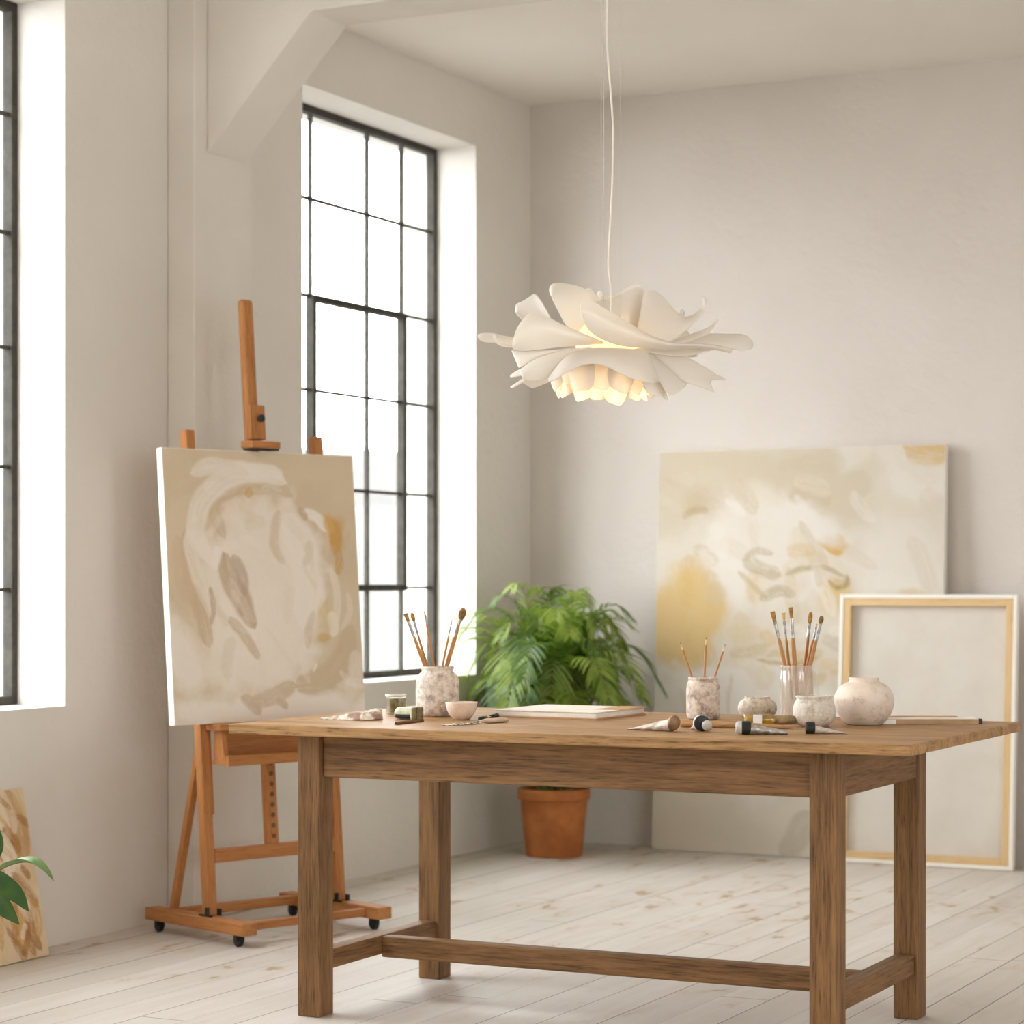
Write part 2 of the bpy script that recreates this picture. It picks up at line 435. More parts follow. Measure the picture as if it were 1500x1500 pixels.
# pilaster on the window wall, ceiling beam springing from it on a solid haunch
PX, PY0, PY1 = XL + .111, 6.685, 7.05
struct(MB().box(XL, PX, PY0, PY1, 0, H).build('trim_1', M['beam'], bevel=.006))
BZ, BY0, BY1 = 3.05, 6.76, 7.00
m = MB()
prof = [(PX, 2.61), (PX + .413, BZ), (XR, BZ), (XR, H), (PX, H)]
n = len(prof)
m.add([Vector((x, y, z)) for y in (BY0, BY1) for x, z in prof],
      [tuple(range(n)), tuple(range(2 * n - 1, n - 1, -1))] + [(i, i + n, (i + 1) % n + n, (i + 1) % n) for i in range(n)])
struct(m.build('trim_2', M['beam'], bevel=.005))

# steel windows
FX = -4.80
def window(i, y0, y1, ycol, zrow, vent, side=1, ZH=ZH):
    """y0..y1 clear opening, ycol vertical bars, zrow horizontal bars, vent=(ya,yb,za,zb) casement"""
    r = struct(thing('window_%d' % i, None, None, (FX if side > 0 else XR + .14, (y0 + y1) / 2, ZS), (0, 0, 0 if side > 0 else PI)))
    L = lambda y: y - (y0 + y1) / 2; Z = lambda z: z - ZS
    f = .028; D = .04
    fr = MB()
    for a in (L(y0), L(y1) - f): fr.box(-D, 0, a, a + f, 0, Z(ZH))
    fr.box(-D, 0, L(y0) + f, L(y1) - f, 0, f); fr.box(-D, 0, L(y0) + f, L(y1) - f, Z(ZH) - f, Z(ZH))
    fr.build('window_frame', M['steel'], r, bevel=.003)
    bars = MB(); b = .0058
    for y in ycol: bars.box(-.028, -.010, L(y) - b, L(y) + b, f, Z(ZH) - f)
    for z in zrow: bars.box(-.028, -.010, L(y0) + f, L(y1) - f, Z(z) - b, Z(z) + b)
    bars.build('glazing_bars', M['steel'], r)
    c = MB(); w = .026; ya, yb, za, zb = vent
    c.box(-.034, .004, L(ya), L(ya) + w, Z(za), Z(zb)); c.box(-.034, .004, L(yb) - w, L(yb), Z(za), Z(zb))
    c.box(-.034, .004, L(ya) + w, L(yb) - w, Z(za), Z(za) + w); c.box(-.034, .004, L(ya) + w, L(yb) - w, Z(zb) - w, Z(zb))
    c.build('casement', M['steel'], r, bevel=.003)
    MB().box(-.021, -.017, L(y0) + f * .5, L(y1) - f * .5, f * .5, Z(ZH) - f * .5).build('pane', M['pane'], r)
    return r
ZR = [2.648, 2.268, 1.900, 1.518, 1.124]
for i, (a, b) in enumerate(WINS):
    cols = [a + .393, a + .838, a + 1.128]
    window(i + 1, a, b, cols, ZR, (a + .384, a + 1.140, 1.112, 2.274))

for i, (a, b) in enumerate(FILL_WINS):  # added windows, out of view, to brighten the left wall and easel canvas
    window(i + 5, a, b, [a + .5, a + 1.0], [2.35, 1.95, 1.55, 1.15], (a + .49, a + 1.01, 1.14, 1.96), -1, 2.75)
# pale building across the street, seen only through the glass
M['facade'] = plaster('far_facade', lin(104, 103, 101), lin(100, 99, 97), .1)
struct(MB().box(-15.5, -9.5, 26, 33, -6, 2.1).box(-16.5, -15.5, 26.5, 33, -6, 2.9).build('outside_building', M['facade']))
struct(MB().box(-60, -5.3, -30, 60, -6.2, -6).build('outside_ground', M['facade']))

# ------------------------------------------------------------------ table
TZ = .775
tb = thing('work_table', 'long rustic brown oak table with square legs and a low centre stretcher', 'table', (-2.512, 5.775, 0))
ox, oy = -2.512, 5.775
def tbox(name, x0, x1, y0, y1, z0, z1, mat, bevel=.004):
    return MB().box(x0 - ox, x1 - ox, y0 - oy, y1 - oy, z0, z1).build(name, M[mat], tb, bevel)
def slab():
    """table top as one slab with slightly worn, uneven edges"""
    m = MB(); x0, x1, y0, y1 = -3.44 - ox, -1.588 - ox, 5.266 - oy, 6.285 - oy
    rnd = random.Random(3)
    nx, ny = 60, 30
    top = []
    for j in range(ny + 1):
        row = []
        for i in range(nx + 1):
            x = x0 + (x1 - x0) * i / nx; y = y0 + (y1 - y0) * j / ny
            if j in (0, ny): y += rnd.uniform(-.0018, .0018)
            if i in (0, nx): x += rnd.uniform(-.0018, .0018)
            row.append((x, y))
        top.append(row)
    k = len(m.v); m.grid([[Vector((x, y, TZ)) for x, y in r] for r in top])
    m.grid([[Vector((x, y, TZ - .026)) for x, y in r] for r in top])
    n1 = (nx + 1) * (ny + 1)
    ring = [i for i in range(nx + 1)] + [j * (nx + 1) + nx for j in range(1, ny + 1)] + [ny * (nx + 1) + i for i in range(nx - 1, -1, -1)] + [j * (nx + 1) for j in range(ny - 1, 0, -1)]
    m.f += [(ring[i], ring[(i + 1) % len(ring)], ring[(i + 1) % len(ring)] + n1, ring[i] + n1) for i in range(len(ring))]
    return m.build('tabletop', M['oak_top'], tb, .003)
slab()
ZB = TZ - .026
LEGS = [(-3.289, 5.365), (-1.866, 5.365), (-3.289, 6.035), (-1.866, 6.035)]
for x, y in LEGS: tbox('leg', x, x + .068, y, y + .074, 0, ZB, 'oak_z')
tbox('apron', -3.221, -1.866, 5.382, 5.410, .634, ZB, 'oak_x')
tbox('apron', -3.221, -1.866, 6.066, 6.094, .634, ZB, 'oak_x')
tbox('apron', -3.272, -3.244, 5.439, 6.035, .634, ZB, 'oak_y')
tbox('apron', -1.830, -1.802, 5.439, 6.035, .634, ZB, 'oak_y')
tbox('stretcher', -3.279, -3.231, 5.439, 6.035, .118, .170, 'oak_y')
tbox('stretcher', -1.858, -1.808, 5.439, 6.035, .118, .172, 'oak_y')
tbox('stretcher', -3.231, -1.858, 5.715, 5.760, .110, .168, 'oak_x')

# ------------------------------------------------------------------ painted canvases
def vnoise(x, y, seed):
    rs = np.random.RandomState(seed); T = rs.rand(64, 64)
    xi = np.floor(x).astype(int); yi = np.floor(y).astype(int); fx = x - xi; fy = y - yi
    fx = fx * fx * (3 - 2 * fx); fy = fy * fy * (3 - 2 * fy)
    g = lambda a, b: T[a % 64, b % 64]
    return (g(xi, yi) * (1 - fx) + g(xi + 1, yi) * fx) * (1 - fy) + (g(xi, yi + 1) * (1 - fx) + g(xi + 1, yi + 1) * fx) * fy
def fbm(x, y, seed, o=4):
    r = 0; a = .5
    for i in range(o): r = r + a * vnoise(x, y, seed + i); x = x * 2.03; y = y * 2.03; a *= .5
    return r
sm = lambda a, b, x: (lambda t: t * t * (3 - 2 * t))(np.clip((x - a) / (b - a), 0, 1))

class Art:
    def __init__(s, w, h, nx, ny, base, seed):
        s.nx, s.ny, s.w, s.h = nx, ny, w, h; s.tone = 1.0
        s.U, s.V = np.meshgrid(np.linspace(0, 1, nx), np.linspace(0, 1, ny))   # v: 0 top .. 1 bottom
        s.asp = h / w; s.seed = seed
        s.c = np.ones((ny, nx, 3)) * np.array(lin(base)[:3])
        s.wu = (fbm(s.U * 5, s.V * 5 * s.asp, seed) - .47) * .10
        s.wv = (fbm(s.U * 5, s.V * 5 * s.asp, seed + 9) - .47) * .10
    def lay(s, mask, col, op):
        a = (mask * op)[..., None]; s.c = s.c * (1 - a) + np.array(lin(col)[:3]) * a
    def blob(s, u, v, ru, rv, col, op=1, soft=.35, rot=0, ragged=1.0):
        s.seed += 3
        x = s.U - u + s.wu * ragged; y = (s.V - v + s.wv * ragged)
        y = y * s.asp; cr_, sr = math.cos(rot), math.sin(rot)
        x, y = x * cr_ + y * sr, -x * sr + y * cr_
        d = np.sqrt((x / ru) ** 2 + (y / (rv * s.asp)) ** 2) + (fbm(s.U * 14, s.V * 14 * s.asp, s.seed) - .47) * .6 * ragged
        s.lay(1 - sm(1 - soft, 1 + soft * .3, d), col, op)
    def stroke(s, pts, wid, col, op=1, bristle=.5, taper=True):
        """pts in (u,v); wid in u units"""
        s.seed += 5
        P = cr([(p[0], p[1] * s.asp) for p in pts], 40)
        X = s.U + s.wu * .5; Y = s.V * s.asp + s.wv * .5
        best = np.full(X.shape, 9.0); tt = np.zeros(X.shape); sd = np.zeros(X.shape)
        for i in range(39):
            a, b = P[i], P[i + 1]; d = b - a; L2 = d @ d + 1e-12
            t = np.clip(((X - a[0]) * d[0] + (Y - a[1]) * d[1]) / L2, 0, 1)
            ex = X - a[0] - t * d[0]; ey = Y - a[1] - t * d[1]; e = np.hypot(ex, ey)
            mk = e < best; best = np.where(mk, e, best); tt = np.where(mk, (i + t) / 39, tt)
            sd = np.where(mk, np.sign(ex * d[1] - ey * d[0]) * e, sd)
        w = wid * (np.sqrt(np.clip(1 - (2 * tt - 1) ** 4, 0.02, 1)) if taper else 1)
        m_ = 1 - sm(.55, 1.0, best / w)
        br = vnoise(sd / wid * 9 + 20, tt * 5 + 3, s.seed)
        br2 = vnoise(sd / wid * 22 + 20, tt * 7 + 3, s.seed + 1)
        m_ = m_ * (1 - bristle * sm(.45, .8, .6 * br + .4 * br2))
        s.lay(m_, col, op)
    def mottle(s, col, op, fu=6, fv=6, lo=.45, hi=.65):
        s.seed += 7
        s.lay(sm(lo, hi, fbm(s.U * fu, s.V * fv * s.asp, s.seed)), col, op)
    def dabs(s, n, box, cols, wid, ln, ang, op=.5, seed=1):
        r = random.Random(seed)
        for _ in range(n):
            u = r.uniform(box[0], box[2]); v = r.uniform(box[1], box[3]); a = ang + r.uniform(-.6, .6); l = ln * r.uniform(.5, 1.3)
            du, dv = math.cos(a) * l, math.sin(a) * l / s.asp; b = r.uniform(-.3, .3) * l
            s.stroke([(u - du, v - dv), (u + b * math.sin(a), v + b * math.cos(a) / s.asp), (u + du, v + dv)], wid * r.uniform(.5, 1.4), r.choice(cols), op * r.uniform(.5, 1.2), .7)
    def build(s, name, parent, y, z0):
        """front sheet facing -Y in local space, from z0 up, centred on x"""
        xs = (s.U - .5) * s.w; zs = z0 + (1 - s.V) * s.h
        vs = np.stack([xs, np.full_like(xs, y), zs], -1).reshape(-1, 3)
        nx, ny = s.nx, s.ny
        i = np.arange(nx - 1)[None, :] + np.arange(ny - 1)[:, None] * nx
        fs = np.stack([i, i + nx, i + nx + 1, i + 1], -1).reshape(-1, 4)
        me = bpy.data.meshes.new(name); me.from_pydata(vs.tolist(), [], fs.tolist()); me.update()
        at = me.color_attributes.new('paint', 'FLOAT_COLOR', 'POINT')
        c = np.ones((nx * ny, 4), np.float32); c[:, :3] = np.clip(s.c.reshape(-1, 3), 0, 1)
        c[:, :3] *= s.tone
        at.data.foreach_set('color', c.ravel())
        me.materials.append(M['painting'])
        o = bpy.data.objects.new(name, me); COL.objects.link(o); o.parent = parent
        return o

WHITE, CREAM, BEIGE, TAN, OCHRE = (241, 234, 226), (232, 222, 206), (216, 200, 174), (196, 176, 144), (206, 160, 92)

def art_easel():
    a = Art(.78, .885, 190, 216, BEIGE, 11)
    a.mottle((206, 188, 160), .5, 3, 3)
    a.blob(.5, .97, .8, .10, WHITE, .9, .5)                     # bare ground along the bottom
    a.blob(.04, .75, .13, .2, WHITE, .8, .5, -.5)
    a.blob(.5, .52, .36, .38, (236, 226, 214), .95, .35)        # big pale oval
    a.blob(.42, .70, .30, .24, (238, 229, 218), .8, .4)
    a.stroke([(.10, .30), (.12, .45), (.16, .58), (.19, .72)], .055, (200, 178, 146), .85)
    a.stroke([(.05, .33), (.08, .45), (.10, .56)], .06, (208, 188, 158), .8)
    a.stroke([(.30, .33), (.24, .20), (.34, .14), (.52, .13), (.66, .17)], .05, (203, 184, 152), .8)
    a.stroke([(.22, .42), (.15, .30), (.20, .18), (.33, .10), (.5, .08), (.63, .12)], .06, (238, 230, 220), .9, .35)
    a.stroke([(.14, .09), (.25, .06), (.38, .07), (.55, .07), (.62, .11)], .045, (239, 232, 223), .85, .4)
    a.stroke([(.16, .24), (.12, .34), (.15, .46), (.22, .6), (.23, .72)], .04, (236, 227, 215), .8, .45)
    a.stroke([(.29, .38), (.31, .47), (.36, .56), (.42, .66)], .055, (194, 174, 146), .95, .3)
    a.stroke([(.34, .39), (.37, .47), (.36, .55)], .035, (180, 160, 138), .7, .4)
    a.stroke([(.30, .62), (.36, .68), (.44, .78)], .03, (202, 184, 156), .8)
    a.stroke([(.21, .50), (.22, .58), (.20, .64)], .016, (178, 156, 122), .7)
    a.stroke([(.26, .36), (.24, .44)], .03, (240, 233, 224), .95)
    a.stroke([(.5, .35), (.42, .33), (.33, .36), (.28, .37)], .025, (238, 229, 218), .8)
    a.stroke([(.58, .22), (.56, .33), (.60, .42)], .03, (206, 188, 160), .6)
    a.stroke([(.62, .24), (.70, .35), (.72, .5), (.68, .66)], .10, (240, 232, 223), .85, .3)
    a.stroke([(.72, .22), (.80, .24), (.84, .30)], .035, (241, 234, 226), .95, .3)
    a.stroke([(.70, .21), (.74, .25)], .022, (196, 178, 148), .9)
    a.blob(.89, .31, .05, .085, OCHRE, .95, .4, .1)
    a.blob(.86, .26, .035, .05, (214, 172, 108), .9, .4)
    a.stroke([(.90, .36), (.90, .42), (.89, .46)], .03, (200, 162, 104), .8)
    a.stroke([(.42, .17), (.44, .155), (.46, .15)], .025, (206, 168, 104), .8)
    a.stroke([(.85, .44), (.88, .52), (.87, .60), (.86, .66)], .03, (232, 222, 206), .85, .5)
    a.stroke([(.94, .52), (.95, .60), (.90, .68)], .02, (230, 219, 202), .7, .5)
    a.blob(.82, .62, .05, .08, (222, 200, 150), .6, .5)
    a.stroke([(.84, .60), (.86, .66), (.85, .70)], .035, (236, 226, 206), .95, .2)
    a.blob(.80, .71, .045, .025, (206, 176, 112), .75, .5)
    a.stroke([(.96, .66), (.90, .78), (.78, .86), (.62, .88)], .075, (204, 184, 154), .85, .35)
    a.stroke([(.62, .88), (.50, .91), (.38, .93)], .05, (206, 187, 158), .85, .35)
    a.stroke([(.34, .90), (.40, .94), (.44, .98)], .035, (208, 190, 162), .9, .3)
    a.stroke([(.52, .92), (.58, .96)], .022, (204, 186, 156), .85, .3)
    a.stroke([(.72, .83), (.74, .80)], .008, WHITE, .9)
    a.stroke([(.97, .76), (.96, .85), (.90, .92)], .06, (232, 222, 208), .7, .4)
    a.dabs(16, (.25, .25, .75, .8), [(240, 232, 222), (230, 218, 202), (214, 198, 174)], .03, .09, 1.3, .35, 4)
    a.dabs(12, (.12, .05, .65, .3), [(240, 233, 224), (222, 208, 184)], .028, .09, -.3, .4, 8)
    a.dabs(8, (.7, .3, .97, .7), [(224, 208, 180), (204, 184, 152)], .02, .08, 1.5, .4, 12)
    a.dabs(6, (.05, .85, .95, .97), [(240, 233, 225), (224, 212, 196)], .035, .10, .2, .4, 15)
    return a

def art_wall():
    a = Art(1.27, 1.71, 200, 268, (233, 225, 211), 51)
    a.blob(.25, .09, .5, .14, (220, 207, 184), .9, .5)
    a.mottle((222, 209, 186), .45, 3, 3)
    a.blob(.68, .10, .12, .10, (222, 210, 188), .9, .5)
    a.blob(.92, .05, .14, .07, (242, 236, 226), .95, .4)
    a.stroke([(.86, .005), (.95, .015), (1.0, .01)], .05, (224, 190, 122), .8, .4)
    a.blob(.86, .30, .2, .16, (243, 237, 228), .9, .5)
    a.blob(.10, .42, .16, .14, (228, 196, 136), .95, .35)
    a.blob(.05, .48, .14, .06, (228, 198, 142), .9, .3)
    a.blob(.13, .32, .05, .07, (226, 188, 126), .7, .6)
    a.blob(.11, .15, .05, .03, (212, 192, 158), .8, .6)
    a.blob(.40, .24, .26, .16, (243, 236, 226), .95, .35)
    a.blob(.34, .16, .16, .06, (241, 233, 221), .9, .5)
    a.blob(.22, .25, .09, .09, (242, 235, 224), .9, .4)
    a.blob(.62, .235, .065, .035, (222, 180, 104), .95, .3, -.3)
    a.blob(.56, .19, .14, .07, (244, 238, 230), .9, .5)
    a.stroke([(.48, .13), (.55, .10), (.62, .13)], .04, (214, 196, 164), .6)
    a.stroke([(.46, .31), (.55, .285), (.66, .29)], .04, (236, 226, 208), .95)
    a.stroke([(.47, .315), (.56, .30), (.66, .315)], .012, (190, 172, 130), .8)
    a.stroke([(.62, .33), (.66, .335), (.67, .31)], .02, (198, 176, 130), .7)
    a.blob(.62, .36, .07, .04, (228, 198, 140), .8, .5)
    a.blob(.36, .33, .04, .05, (224, 196, 144), .7, .5)
    a.stroke([(.40, .30), (.42, .36), (.40, .46)], .07, (238, 230, 216), .8, .5)
    a.stroke([(.48, .30), (.50, .42), (.46, .52)], .03, (214, 194, 158), .5, .5)
    a.stroke([(.30, .40), (.32, .48), (.36, .57)], .05, (226, 208, 174), .6, .5)
    a.blob(.28, .70, .5, .17, (241, 236, 228), .95, .22)
    a.stroke([(.28, .50), (.36, .53), (.40, .60)], .06, (232, 218, 192), .7, .5)
    a.stroke([(.40, .51), (.50, .52), (.60, .50)], .035, (214, 192, 148), .6, .4)
    a.stroke([(.45, .56), (.52, .58), (.6, .56)], .03, (206, 184, 140), .6, .5)
    a.blob(.90, .345, .06, .015, (226, 202, 152), .8, .5)
    a.blob(.70, .02, .06, .05, (244, 239, 231), .6, .5)
    a.stroke([(.56, .88), (.52, .95), (.46, 1.0)], .06, (198, 192, 172), .75, .4)
    a.blob(.30, .94, .25, .05, (222, 214, 200), .5, .6)
    a.stroke([(.10, .60), (.12, .64), (.10, .68)], .02, (224, 212, 190), .5)
    a.dabs(26, (.15, .08, .65, .36), [(246, 241, 233), (236, 226, 208), (218, 202, 172)], .035, .07, .8, .6, 4)
    a.dabs(16, (.30, .26, .66, .56), [(244, 238, 228), (206, 184, 140), (228, 202, 154), (190, 172, 134)], .026, .06, .4, .6, 9)
    a.dabs(10, (.0, .02, .6, .14), [(214, 200, 174), (228, 217, 198)], .05, .12, .1, .5, 14)
    a.dabs(10, (.02, .30, .24, .54), [(232, 204, 146), (222, 188, 122), (238, 220, 182)], .04, .08, 1.2, .5, 19)
    a.dabs(12, (.68, .02, .98, .40), [(246, 242, 236), (230, 218, 198), (236, 226, 208)], .045, .09, .6, .55, 23)
    a.stroke([(.08, .17), (.12, .155), (.17, .16)], .018, (192, 168, 128), .6)
    a.stroke([(.60, .33), (.63, .345), (.665, .335), (.67, .31)], .010, (168, 150, 108), .8)
    a.stroke([(.36, .52), (.46, .535), (.58, .515)], .010, (190, 164, 112), .7)
    a.stroke([(.28, .56), (.27, .62), (.28, .68)], .008, (214, 200, 176), .6)
    return a

def art_board():
    a = Art(.52, .52, 110, 110, (224, 204, 172), 91)
    a.mottle((214, 190, 152), .6, 4, 4)
    a.stroke([(.86, .0), (.90, .2), (.93, .42)], .09, (190, 150, 100), .8, .4)
    a.stroke([(.70, .04), (.72, .2), (.74, .3)], .14, (232, 218, 194), .9)
    a.stroke([(.76, .22), (.84, .30), (.88, .38)], .06, (166, 112, 54), .9, .4)
    a.stroke([(.82, .40), (.88, .38)], .05, (186, 134, 70), .8)
    a.stroke([(.70, .30), (.78, .40), (.74, .5)], .07, (236, 226, 208), .9)
    a.stroke([(.86, .46), (.93, .54)], .03, (160, 112, 60), .8)
    a.stroke([(.74, .62), (.80, .74), (.72, .9)], .08, (206, 160, 86), .85, .4)
    a.stroke([(.88, .70), (.88, .85), (.94, .96)], .045, (164, 116, 68), .85, .4)
    a.stroke([(.86, .76), (.82, .9), (.76, .98)], .035, (176, 124, 72), .85)
    a.stroke([(.84, .78), (.78, .88)], .03, (238, 226, 204), .8)
    a.stroke([(.2, .2), (.4, .5), (.3, .8)], .12, (200, 156, 96), .7)
    a.stroke([(.5, .2), (.55, .6), (.45, .9)], .1, (236, 224, 202), .8)
    a.dabs(14, (.55, .05, .98, .6), [(176, 128, 72), (236, 224, 202), (150, 102, 54), (214, 186, 140)], .035, .10, 1.0, .6, 3)
    a.dabs(14, (.55, .55, .95, .98), [(196, 148, 78), (160, 110, 60), (236, 222, 196)], .035, .12, 1.4, .6, 6)
    return a

# ------------------------------------------------------------------ easel
EO = (-4.188, 6.645, 0); EA = math.atan2(.9335, .3587)
TL = math.tan(math.radians(4.7))
es = thing('studio_easel', 'orange-brown wooden studio easel on four black casters by the window wall', 'easel', EO, (0, 0, EA))
lean = lambda v0, z: v0 + TL * z
for sx in (-1, 1):
    x = .275 * sx
    rl = MB().box(x - .03, x + .03, -.275, .265, .038, .078).build('base_rail', M['beech_y'], es, .004)
    for y in (-.225, .215):
        cs = MB(); T = Matrix.Translation((x, y, .0)) 
        cs.lathe([(0, -.009), (.017, -.009), (.020, -.006), (.020, .006), (.017, .009), (0, .009)], 20, (0, 0, 0), Matrix.Translation((x - .006, y, .020)) @ Matrix.Rotation(PI / 2, 4, 'Y'))
        c = cs.build('caster', M['black'], es, smooth=False)
        MB().box(x - .018, x + .008, y - .012, y + .012, .030, .038).beam((x + .008, y, .018), (x + .008, y, .036), .004, .018).beam((x - .018, y, .018), (x - .018, y, .036), .004, .018).build('caster_fork', M['black'], c)
MB().box(-.245, .245, -.215, -.185, .044, .070).build('base_crossbar', M['beech_x'], es, .003)
MB().box(-.245, .245, .165, .200, .046, .076).build('base_crossbar', M['beech_x'], es, .003)
for sx in (-1, 1):
    x = .263 * sx
    v0 = -.052
    MB().beam((x, lean(v0, .078), .078), (x, lean(v0, 1.642), 1.642), .036, .036).build('mast', M['beech_z'], es, .004)
    # hinge bracket at the foot
    b = MB().box(x - .028, x - .018, -.085, -.02, .078, .084).box(x - .027, x - .0185, -.07, -.055, .084, .108).build('hinge_bracket', M['black'], es, .002)
    MB().box(x - .0275 + .044, x - .0185 + .046, -.072, -.05, .078, .100).build('hinge_bracket', M['black'], es, .002)
    # rear prop
    MB().beam((x + (.012 if sx > 0 else .012), .175, .075), (x + .010, lean(v0 + .025, .62), .62), .026, .022).build('rear_prop', M['beech_z'], es, .003)
    MB().beam((x + .023 * sx * -1, lean(v0, .40), .40), (x + .023 * sx * -1, lean(v0, .72), .72), .006, .03).build('mast_slide', M['beech_z'], es, .001)
# centre mast, ratcheted below
v0 = -.05
MB().beam((-.003, lean(v0, .27), .27), (-.003, lean(v0, 2.09), 2.09), .050, .032).build('centre_mast', M['beech_z'], es, .013, seg=4)
for i in range(9):
    z = .315 + i * .034
    T = Matrix.Translation((-.004, lean(v0, z) - .0153, z)) @ Matrix.Rotation(PI / 2, 4, 'X')
    MB().lathe([(0, -.001), (.0085, -.001), (.0085, .002), (0, .002)], 14, (0, 0, 0), T).build('ratchet_hole', M['darkstub'], es)
MB().box(-.245, .245, lean(-.06, .27) - .012, lean(-.06, .27) + .012, .245, .290).build('crossbar', M['beech_x'], es, .003)
# tray with a lip, two gusset ends and the canvas ledge on top
yt = lean(-.07, .60)
MB().box(-.235, .235, yt - .085, yt - .068, .558, .592).build('tray_lip', M['beech_x'], es, .003)
MB().box(-.235, .235, yt - .068, yt + .0, .560, .572).build('tray_floor', M['beech_x'], es, .002)
MB().box(-.235, .235, yt - .018, yt - .004, .572, .668).build('tray_back', M['beech_x'], es, .002)
for x in (-.235, .217):
    m = MB(); pr = [(yt - .068, .572), (yt - .018, .572), (yt - .018, .670), (yt - .045, .670)]
    m.add([Vector((xx, y, z)) for xx in (x, x + .018) for y, z in pr], [(0, 1, 2, 3), (7, 6, 5, 4)] + [(i, i + 4, (i + 1) % 4 + 4, (i + 1) % 4) for i in range(4)])
    m.build('tray_gusset', M['beech_z'], es, .001)
MB().box(-.262, .262, yt - .075, yt - .0, .672, .694).build('canvas_ledge', M['beech_x'], es, .003)
# top clamp
zc = 1.66
y1 = lean(-.052, zc) - .016
cl = MB().beam((-.004, y1 - .013, zc - .05 + .01), (-.004, y1 - .013 + TL * .12, zc + .075), .062, .026).build('top_clamp', M['beech_z'], es, .003)
MB().box(-.062, .056, y1 - .066, y1 - .004, 1.590, 1.614).build('clamp_foot', M['beech_x'], cl, .003)
MB().box(-.059, .053, y1 - .062, y1 - .012, 1.584, 1.590).build('clamp_pad', M['black'], cl, .001)
T = Matrix.Translation((-.004, y1 - .026, zc + .03)) @ Matrix.Rotation(PI / 2, 4, 'X')
MB().lathe([(0, 0), (.006, 0), (.006, .008), (.012, .010), (.013, .018), (.009, .022), (0, .022)], 18, (0, 0, 0), T).build('clamp_knob', M['black'], cl, smooth=True)

# canvas resting on the ledge, leaning with the masts
CZ0 = .694
cv = thing('canvas_painting', 'beige and white swirling abstract canvas clamped upright on the wooden easel', 'painting')
cvm = Matrix.Translation(EO) @ Matrix.Rotation(EA, 4, 'Z') @ Matrix.Translation((-.014, lean(-.108, CZ0), CZ0)) @ Matrix.Rotation(-math.radians(4.7), 4, 'X')
cv.matrix_world = cvm
cw, ch = .78, .888
MB().box(-cw / 2, cw / 2, .0008, .030, 0, ch).build('canvas_edge', M['canvas_white'], cv, .002)
A = art_easel(); A.w, A.h = cw - .004, ch - .004
A.build('painted_face', cv, 0.0, .002)

# ------------------------------------------------------------------ leaning canvases
bp = thing('wall_painting', 'large cream and ochre abstract canvas leaning against the back wall', 'painting', (-3.335, 9.372, .002), (-math.atan2(.083, 1.71), 0, 0))
MB().box(-.635, .635, .001, .036, 0, 1.712).build('canvas_edge', M['canvas_white'], bp, .002)
A = art_wall(); A.w, A.h = 1.266, 1.708; A.tone = .78; A.build('painted_face', bp, 0, .002)

fr = thing('stretched_canvas', 'canvas leaning back to front, pine stretcher bars and bare linen showing', 'canvas', (-2.755, 9.292, .002), (-math.atan2(.085, 1.10), 0, 0))
w, h = .742, 1.100
m = MB(); e = .017
m.box(-w / 2, -w / 2 + e, 0, .036, 0, h); m.box(w / 2 - e, w / 2, 0, .036, 0, h); m.box(-w / 2 + e, w / 2 - e, 0, .036, 0, e); m.box(-w / 2 + e, w / 2 - e, 0, .036, h - e, h)
m.build('canvas_wrap', M['canvas_white'], fr, .003)
i0 = w / 2 - e; b = .030
m = MB().box(-i0, -i0 + b, .003, .028, e, h - e).build('stretcher_bar', M['pine'], fr, .002)
m = MB().box(i0 - b, i0, .003, .028, e, h - e).build('stretcher_bar', M['pine'], fr, .002)
m = MB().box(-i0 + b, i0 - b, .003, .028, e, e + b).build('stretcher_bar', M['pine_x'], fr, .002)
m = MB().box(-i0 + b, i0 - b, .003, .028, h - e - b, h - e).build('stretcher_bar', M['pine_x'], fr, .002)
MB().box(-i0, i0, .030, .034, e, h - e).build('linen', M['linen'], fr)

bd = thing('painted_board', 'small wooden board painted ochre and brown, leaning low on the window wall', 'painting', (-4.503, 5.635, .002), (0, 0, PI / 2))
bd.rotation_euler = (-math.atan2(.104, .51), 0, PI / 2)
MB().box(-.26, .26, .0008, .012, 0, .52).build('board', M['pine'], bd, .002)
A = art_board(); A.w, A.h = .518, .518; A.build('painted_face', bd, 0, .001)

